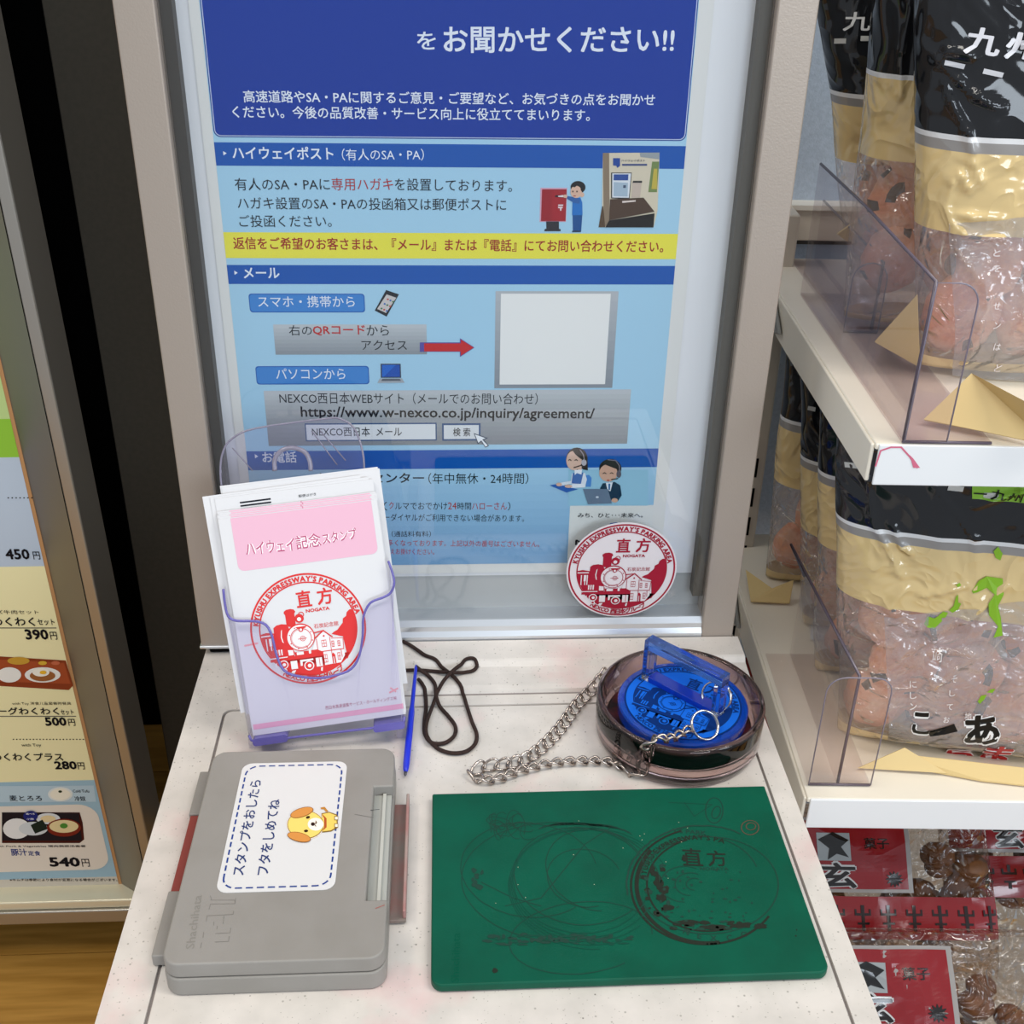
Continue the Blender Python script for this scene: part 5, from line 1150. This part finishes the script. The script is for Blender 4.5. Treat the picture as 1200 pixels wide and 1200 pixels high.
bg.patch(T, [(1040, 868), (1230, 890), (1230, 700), (1036, 722)], 'HZ', 0)
T.build('printed_design', e, base=.0004, surf=bg.surf, matfn=HZM)
Pz = lambda x, y, z: Zp(x, y, z)
flap(e, [Pz(1005, 900, SZ+.002), Pz(1060, 876, SZ+.016), Pz(1110, 906, SZ+.003)])
flap(e, [Pz(1050, 884, SZ+.010), Pz(1110, 890, SZ+.010), Pz(1240, 905, SZ+.010), Pz(1240, 925, SZ+.002), Pz(1150, 915, SZ+.002), Pz(1085, 903, SZ+.002)])
def backbag(b, top, bot, wd, yk, yl, label, seed, xref, dep=.045):
    e, bg, pl = mkbag(b, top, bot, wd, SZ+.003, UZ-.036, dep, seed, .0020, .6, label)
    bg.rand_creases(14)
    a = bg.lev(xref, yk); c = bg.lev(xref, yl)
    bg.shell(e, [(a, BK), (a-.003, WL), (a-.009, GL), (c, KR), (SZ+.012, CF), (-9, KR)], 56, 80)
    rn = random.Random(seed); bg.crackers(e, [(bg.u0+bg.skew*.7+wd*(.25+.3*i)+rn.uniform(-.01, .01), SZ+.035+.036*j) for i in range(3) for j in range(3)], .022)
    return e, bg
e1, b1 = backbag(.125, (969, 520), (962, 800), .14, 558, 645, 'second cracker bag from the front in the lower shelf row', 11, 977)
e2, b2 = backbag(.190, (945, 480), (947, 750), .14, 541, 628, 'third cracker bag from the front in the lower shelf row', 12, 955)
e3, b3 = backbag(.260, (926, 450), (902, 700), .13, 494, 573, 'rearmost cracker bag in the lower shelf row, its kraft band leaning left', 13, 932)
for ee, bb, marks in ((e2, b2, ((946, 476), (965, 486))), (e1, b1, ((989, 543),))):
    T = bb.pr()
    for x, y in marks: T.text('■', (x, y+4), (x+9, y+6), 5, DS, 0, 1)
    T.build('printed_design', ee, base=.0004, surf=bb.surf, rough=.3)
flap(e3, [Pz(874, 668, SZ+.010), Pz(905, 690, SZ+.012), Pz(930, 680, SZ+.02), Pz(925, 707, SZ+.003), Pz(880, 705, SZ+.003)], KRB)
# small price card lying by the divider
tag(prismo('paper_slip', [gframe(SZ).px(*p) for p in [(949, 751), (976, 751), (974, 735), (950, 733)]], gframe(SZ), .0006, .0010, WHITE_PAPER), 'small white paper slip lying on the lower shelf behind the divider', 'paper')
# upper shelf: big right bag
e, bg, pl = mkbag(.085, (1088, 40), (1086, 450), .215, UZ+.006, UZ+.34, .065, 21, .0018, .5, 'large black and kraft cracker bag at the right front of the upper shelf', 4)
for c_ in ([(1088, 54), (1104, 74), (1116, 63), (1142, 66)], [(1112, 82), (1128, 98), (1146, 114), (1176, 128)], [(1112, 98), (1118, 120), (1135, 156), (1141, 180)], [(1140, 190), (1150, 212), (1136, 222), (1128, 206), (1118, 216), (1112, 248)], [(1114, 252), (1140, 256), (1176, 258)], [(1114, 258), (1130, 275), (1176, 282)], [(1118, 265), (1126, 300), (1150, 330), (1162, 345)], [(1158, 350), (1150, 380), (1146, 410), (1138, 436)]):
    bg.crease(c_)
bg.rand_creases(6)
a = bg.lev(1110, 157); c = bg.lev(1110, 272)
bg.shell(e, [(a, BK), (a-.003, WL), (a-.009, GL), (c, KR), (UZ+.014, CF), (-9, KR)], 110, 160)
bg.crackers(e, [(bg.u0+bg.skew*.8+.035+.042*i+.01*(j % 2), UZ+.04+.036*j) for i in range(4) for j in range(3)], .025)
T = bg.pr()
T.text('九', (1128, 62), (1169, 67), 32, '#dcdce2', .03, 1); T.text('州', (1174, 68), (1215, 74), 32, '#dcdce2', .03, 1)
for x, y in ((1106, 68), (1151, 78)): T.text('■', (x, y+8), (x+23, y+13), 6, '#c4c5ca', 0, 1)
bg.patch(T, [(1116, 440), (1240, 450), (1240, 250), (1112, 262)], 'HZ', 0)
for ch, y in (('と', 300), ('を', 318), ('せ', 362), ('ン', 385), ('は', 410), ('と', 435)): T.text(ch, (1163, y), (1171, y), 8, '#efe6e6', .01, 3)
T.build('printed_design', e, base=.0004, surf=bg.surf, matfn=HZM)
flap(e, [Pz(1083, 492, UZ+.004), Pz(1139, 438, UZ+.030), Pz(1215, 478, UZ+.030), Pz(1230, 522, UZ+.004), Pz(1150, 505, UZ+.002)])
# middle crumpled bag
e, bg, pl = mkbag(.170, (1036, 40), (1006, 330), .13, UZ+.008, UZ+.30, .060, 33, .0045, .6, 'crumpled cracker bag squeezed between the two upright bags on the upper shelf')
bg.rand_creases(24, .003)
a = bg.lev(1060, 88); c = bg.lev(1060, 190)
bg.shell(e, [(a, BK), (a-.003, WL), (c, KR), (UZ+.012, CF), (-9, KR)], 60, 90)
bg.crackers(e, [(bg.u0+bg.skew*.8+.03+.04*i, UZ+.05+.04*j) for i in range(3) for j in range(4)], .022)
flap(e, [Pz(1025, 400, UZ+.02), Pz(1075, 345, UZ+.06), Pz(1078, 430, UZ+.006), Pz(1035, 400, UZ+.004)])
# left rear bag with pointed kraft corner
e, bg, pl = mkbag(.262, (972, 40), (1000, 280), .105, UZ+.010, UZ+.30, .050, 41, .0022, .5, 'cracker bag with black top at the left rear of the upper shelf')
bg.rand_creases(10)
a = bg.lev(1010, 111); c = bg.lev(1010, 192)
bg.shell(e, [(a, BK), (a-.003, WL), (a-.0085, GL), (c, KR), (UZ+.012, CF), (-9, KR)], 60, 90)
bg.crackers(e, [(bg.u0+bg.skew*.8+.03+.035*i, UZ+.045+.04*j) for i in range(2) for j in range(3)], .022)
T = bg.pr()
for x, y in ((977, 47), (1008, 44), (1043, 50)): T.text('■', (x, y+4), (x+14, y+4), 6, DS, 0, 1)
T.text('九州', (987, 36), (1050, 36), 22, '#d4d4d4', .02, 1)
T.build('printed_design', e, base=.0004, surf=bg.surf, rough=.3)
flap(e, [Pz(981, 274, UZ+.045), Pz(1012, 252, UZ+.060), Pz(1050, 275, UZ+.04), Pz(1045, 305, UZ+.02), Pz(1006, 293, UZ+.03)])

# ------------------------------------------------------------------ red confectionery bags under the lower shelf, its shade put into their colours
CF2 = film('clear_film_shaded', '#ece4de', .01, '#b89a84', .08, wrinkle=.03, wscale=170, refl=2)
NUT = mat('brown_sweet', '#7a4e28', .55, noise_col='#5c371b', nscale=60)
CU = GU; CV = unit(GB*math.cos(R_(48))+np.array([0, 0, 1])*math.sin(R_(48)))
def candy(px0, z, w_, h_, label, seed, art=None, dep=.045, band=True):
    O = Zp(*px0, z); pl = Plane(O, CU, CV); e = empty('candy_bag', tuple(O), label, 'candy bag')
    bg = Bag(pl, 0, w_, 0, h_, dep, seed, .0020, .5); bg.shell(e, [(h_*.98, CF2), (0.0, CF2), (-9, CF2)], 44, 60)
    rn = random.Random(seed)
    for i in range(26):
        u, v = rn.uniform(.015, w_-.015), rn.uniform(.012, h_-.03); cen = pl.p3(u, v, -dep*.45+rn.uniform(-.008, .008)); r = rn.uniform(.009, .012)
        q = MB(); V = []; F = []
        for j in range(7):
            th = math.pi*j/6
            for k_ in range(10): a_ = 2*math.pi*k_/10; V.append(cen+np.array([math.sin(th)*math.cos(a_)*r*1.2, math.sin(th)*math.sin(a_)*r, math.cos(th)*r*.8]))
        for j in range(6):
            for k_ in range(10): F.append((j*10+k_, (j+1)*10+k_, (j+1)*10+(k_+1) % 10, j*10+(k_+1) % 10))
        mobj('sweet', V, F, NUT, e, smooth=True)
    T = Print(pl, 3e-4); T.step = 3e-4
    if art: art(T, pl, w_, h_)
    def sub(items):
        out = []
        for P_, fs, c_, ly, z_ in items:
            if len(fs) == 1 and len(P_) == 4 and len(fs[0]) == 4 and (np.ptp(P_[:, 0])*np.ptp(P_[:, 1]) > 2e-4):
                n_ = 16; V = []; F = []
                for j in range(n_+1):
                    for i in range(n_+1):
                        s_, t_ = i/n_, j/n_; V.append((1-t_)*((1-s_)*P_[0]+s_*P_[1])+t_*((1-s_)*P_[3]+s_*P_[2]))
                for j in range(n_):
                    for i in range(n_): a_ = j*(n_+1)+i; F.append((a_, a_+1, a_+n_+2, a_+n_+1))
                out.append((np.array(V), F, c_, ly, np.full(len(V), z_[0])))
            else: out.append((P_, fs, c_, ly, z_))
        return out
    T.items = sub(T.items)
    T.build('printed_wrapper', e, base=.0008, surf=bg.surf, matfn=lambda c_: glossy_print('cw_'+c_[1:], c_, .010, .2, 45))
    return e
def R4(T, u0, v0, u1, v1, c, l): T.uv([(u0, v0), (u1, v0), (u1, v1), (u0, v1)], c, l)
def candy_art(T, pl, w_, h_):
    RD_ = '#7c0c15'  # red darkened to carry the shade below the shelf
    R4(T, .004, h_*.50, w_*.62, h_*.93, '#8e8a88', 0); R4(T, .004, h_*.52, w_*.60, h_*.91, RD_, 1)
    R4(T, w_*.22, h_*.68, w_*.36, h_*.84, '#8f9496', 2)
    T.uv([(w_*.225, h_*.80), (w_*.29, h_*.845), (w_*.355, h_*.80), (w_*.32, h_*.76), (w_*.35, h_*.70), (w_*.30, h_*.72), (w_*.26, h_*.685), (w_*.27, h_*.75)], '#0d0d0d', 3)
    T.text_uv('菓子', (w_*.42, h_*.75), (w_*.53, h_*.75), .008, '#160808', .02, 2); T.text_uv('玄', (w_*.22, h_*.52), (w_*.38, h_*.52), .020, '#b9b9b9', .08, 2); T.text_uv('玄', (w_*.225, h_*.525), (w_*.375, h_*.525), .018, '#120a0a', .03, 3)
    T.text_uv('✹', (w_*.50, h_*.53), (w_*.58, h_*.53), .012, '#120a0a', .02, 2)
    R4(T, .002, h_*.24, w_-.003, h_*.48, RD_, 4); R4(T, .002, h_*.445, w_-.003, h_*.452, '#3a0a0c', 5); R4(T, .002, h_*.265, w_-.003, h_*.272, '#3a0a0c', 5)
    for i in range(9):
        cx = w_*(.06+.11*i); cy = h_*.36; R4(T, cx-.0013, cy-.009, cx+.0013, cy+.009, '#1c0808', 6); R4(T, cx-.006, cy+.0018, cx+.006, cy+.0034, '#1c0808', 6); R4(T, cx-.0045, cy-.0045, cx+.0045, cy-.0030, '#1c0808', 6); R4(T, cx-.006, cy+.0034, cx-.0046, cy+.0062, '#1c0808', 6); R4(T, cx+.0046, cy+.0034, cx+.006, cy+.0062, '#1c0808', 6)
candy((905, 1150), .545, .175, .125, 'red and clear bag of brown sweets, nearest under the lower shelf', 51, candy_art)
candy((1120, 1100), .53, .16, .13, 'red banded sweet bag at the far right under the lower shelf', 52, candy_art)
candy((936, 1318), .53, .18, .120, 'sweet bag lying lowest, its red label at the bottom edge of the picture', 53, candy_art)
candy((880, 960), .50, .16, .13, 'red sweet bag showing in the gap between counter and lower shelf', 54, candy_art)
candy((845, 900), .46, .16, .16, 'red sweet bag furthest back in the gap beside the counter', 55, candy_art)
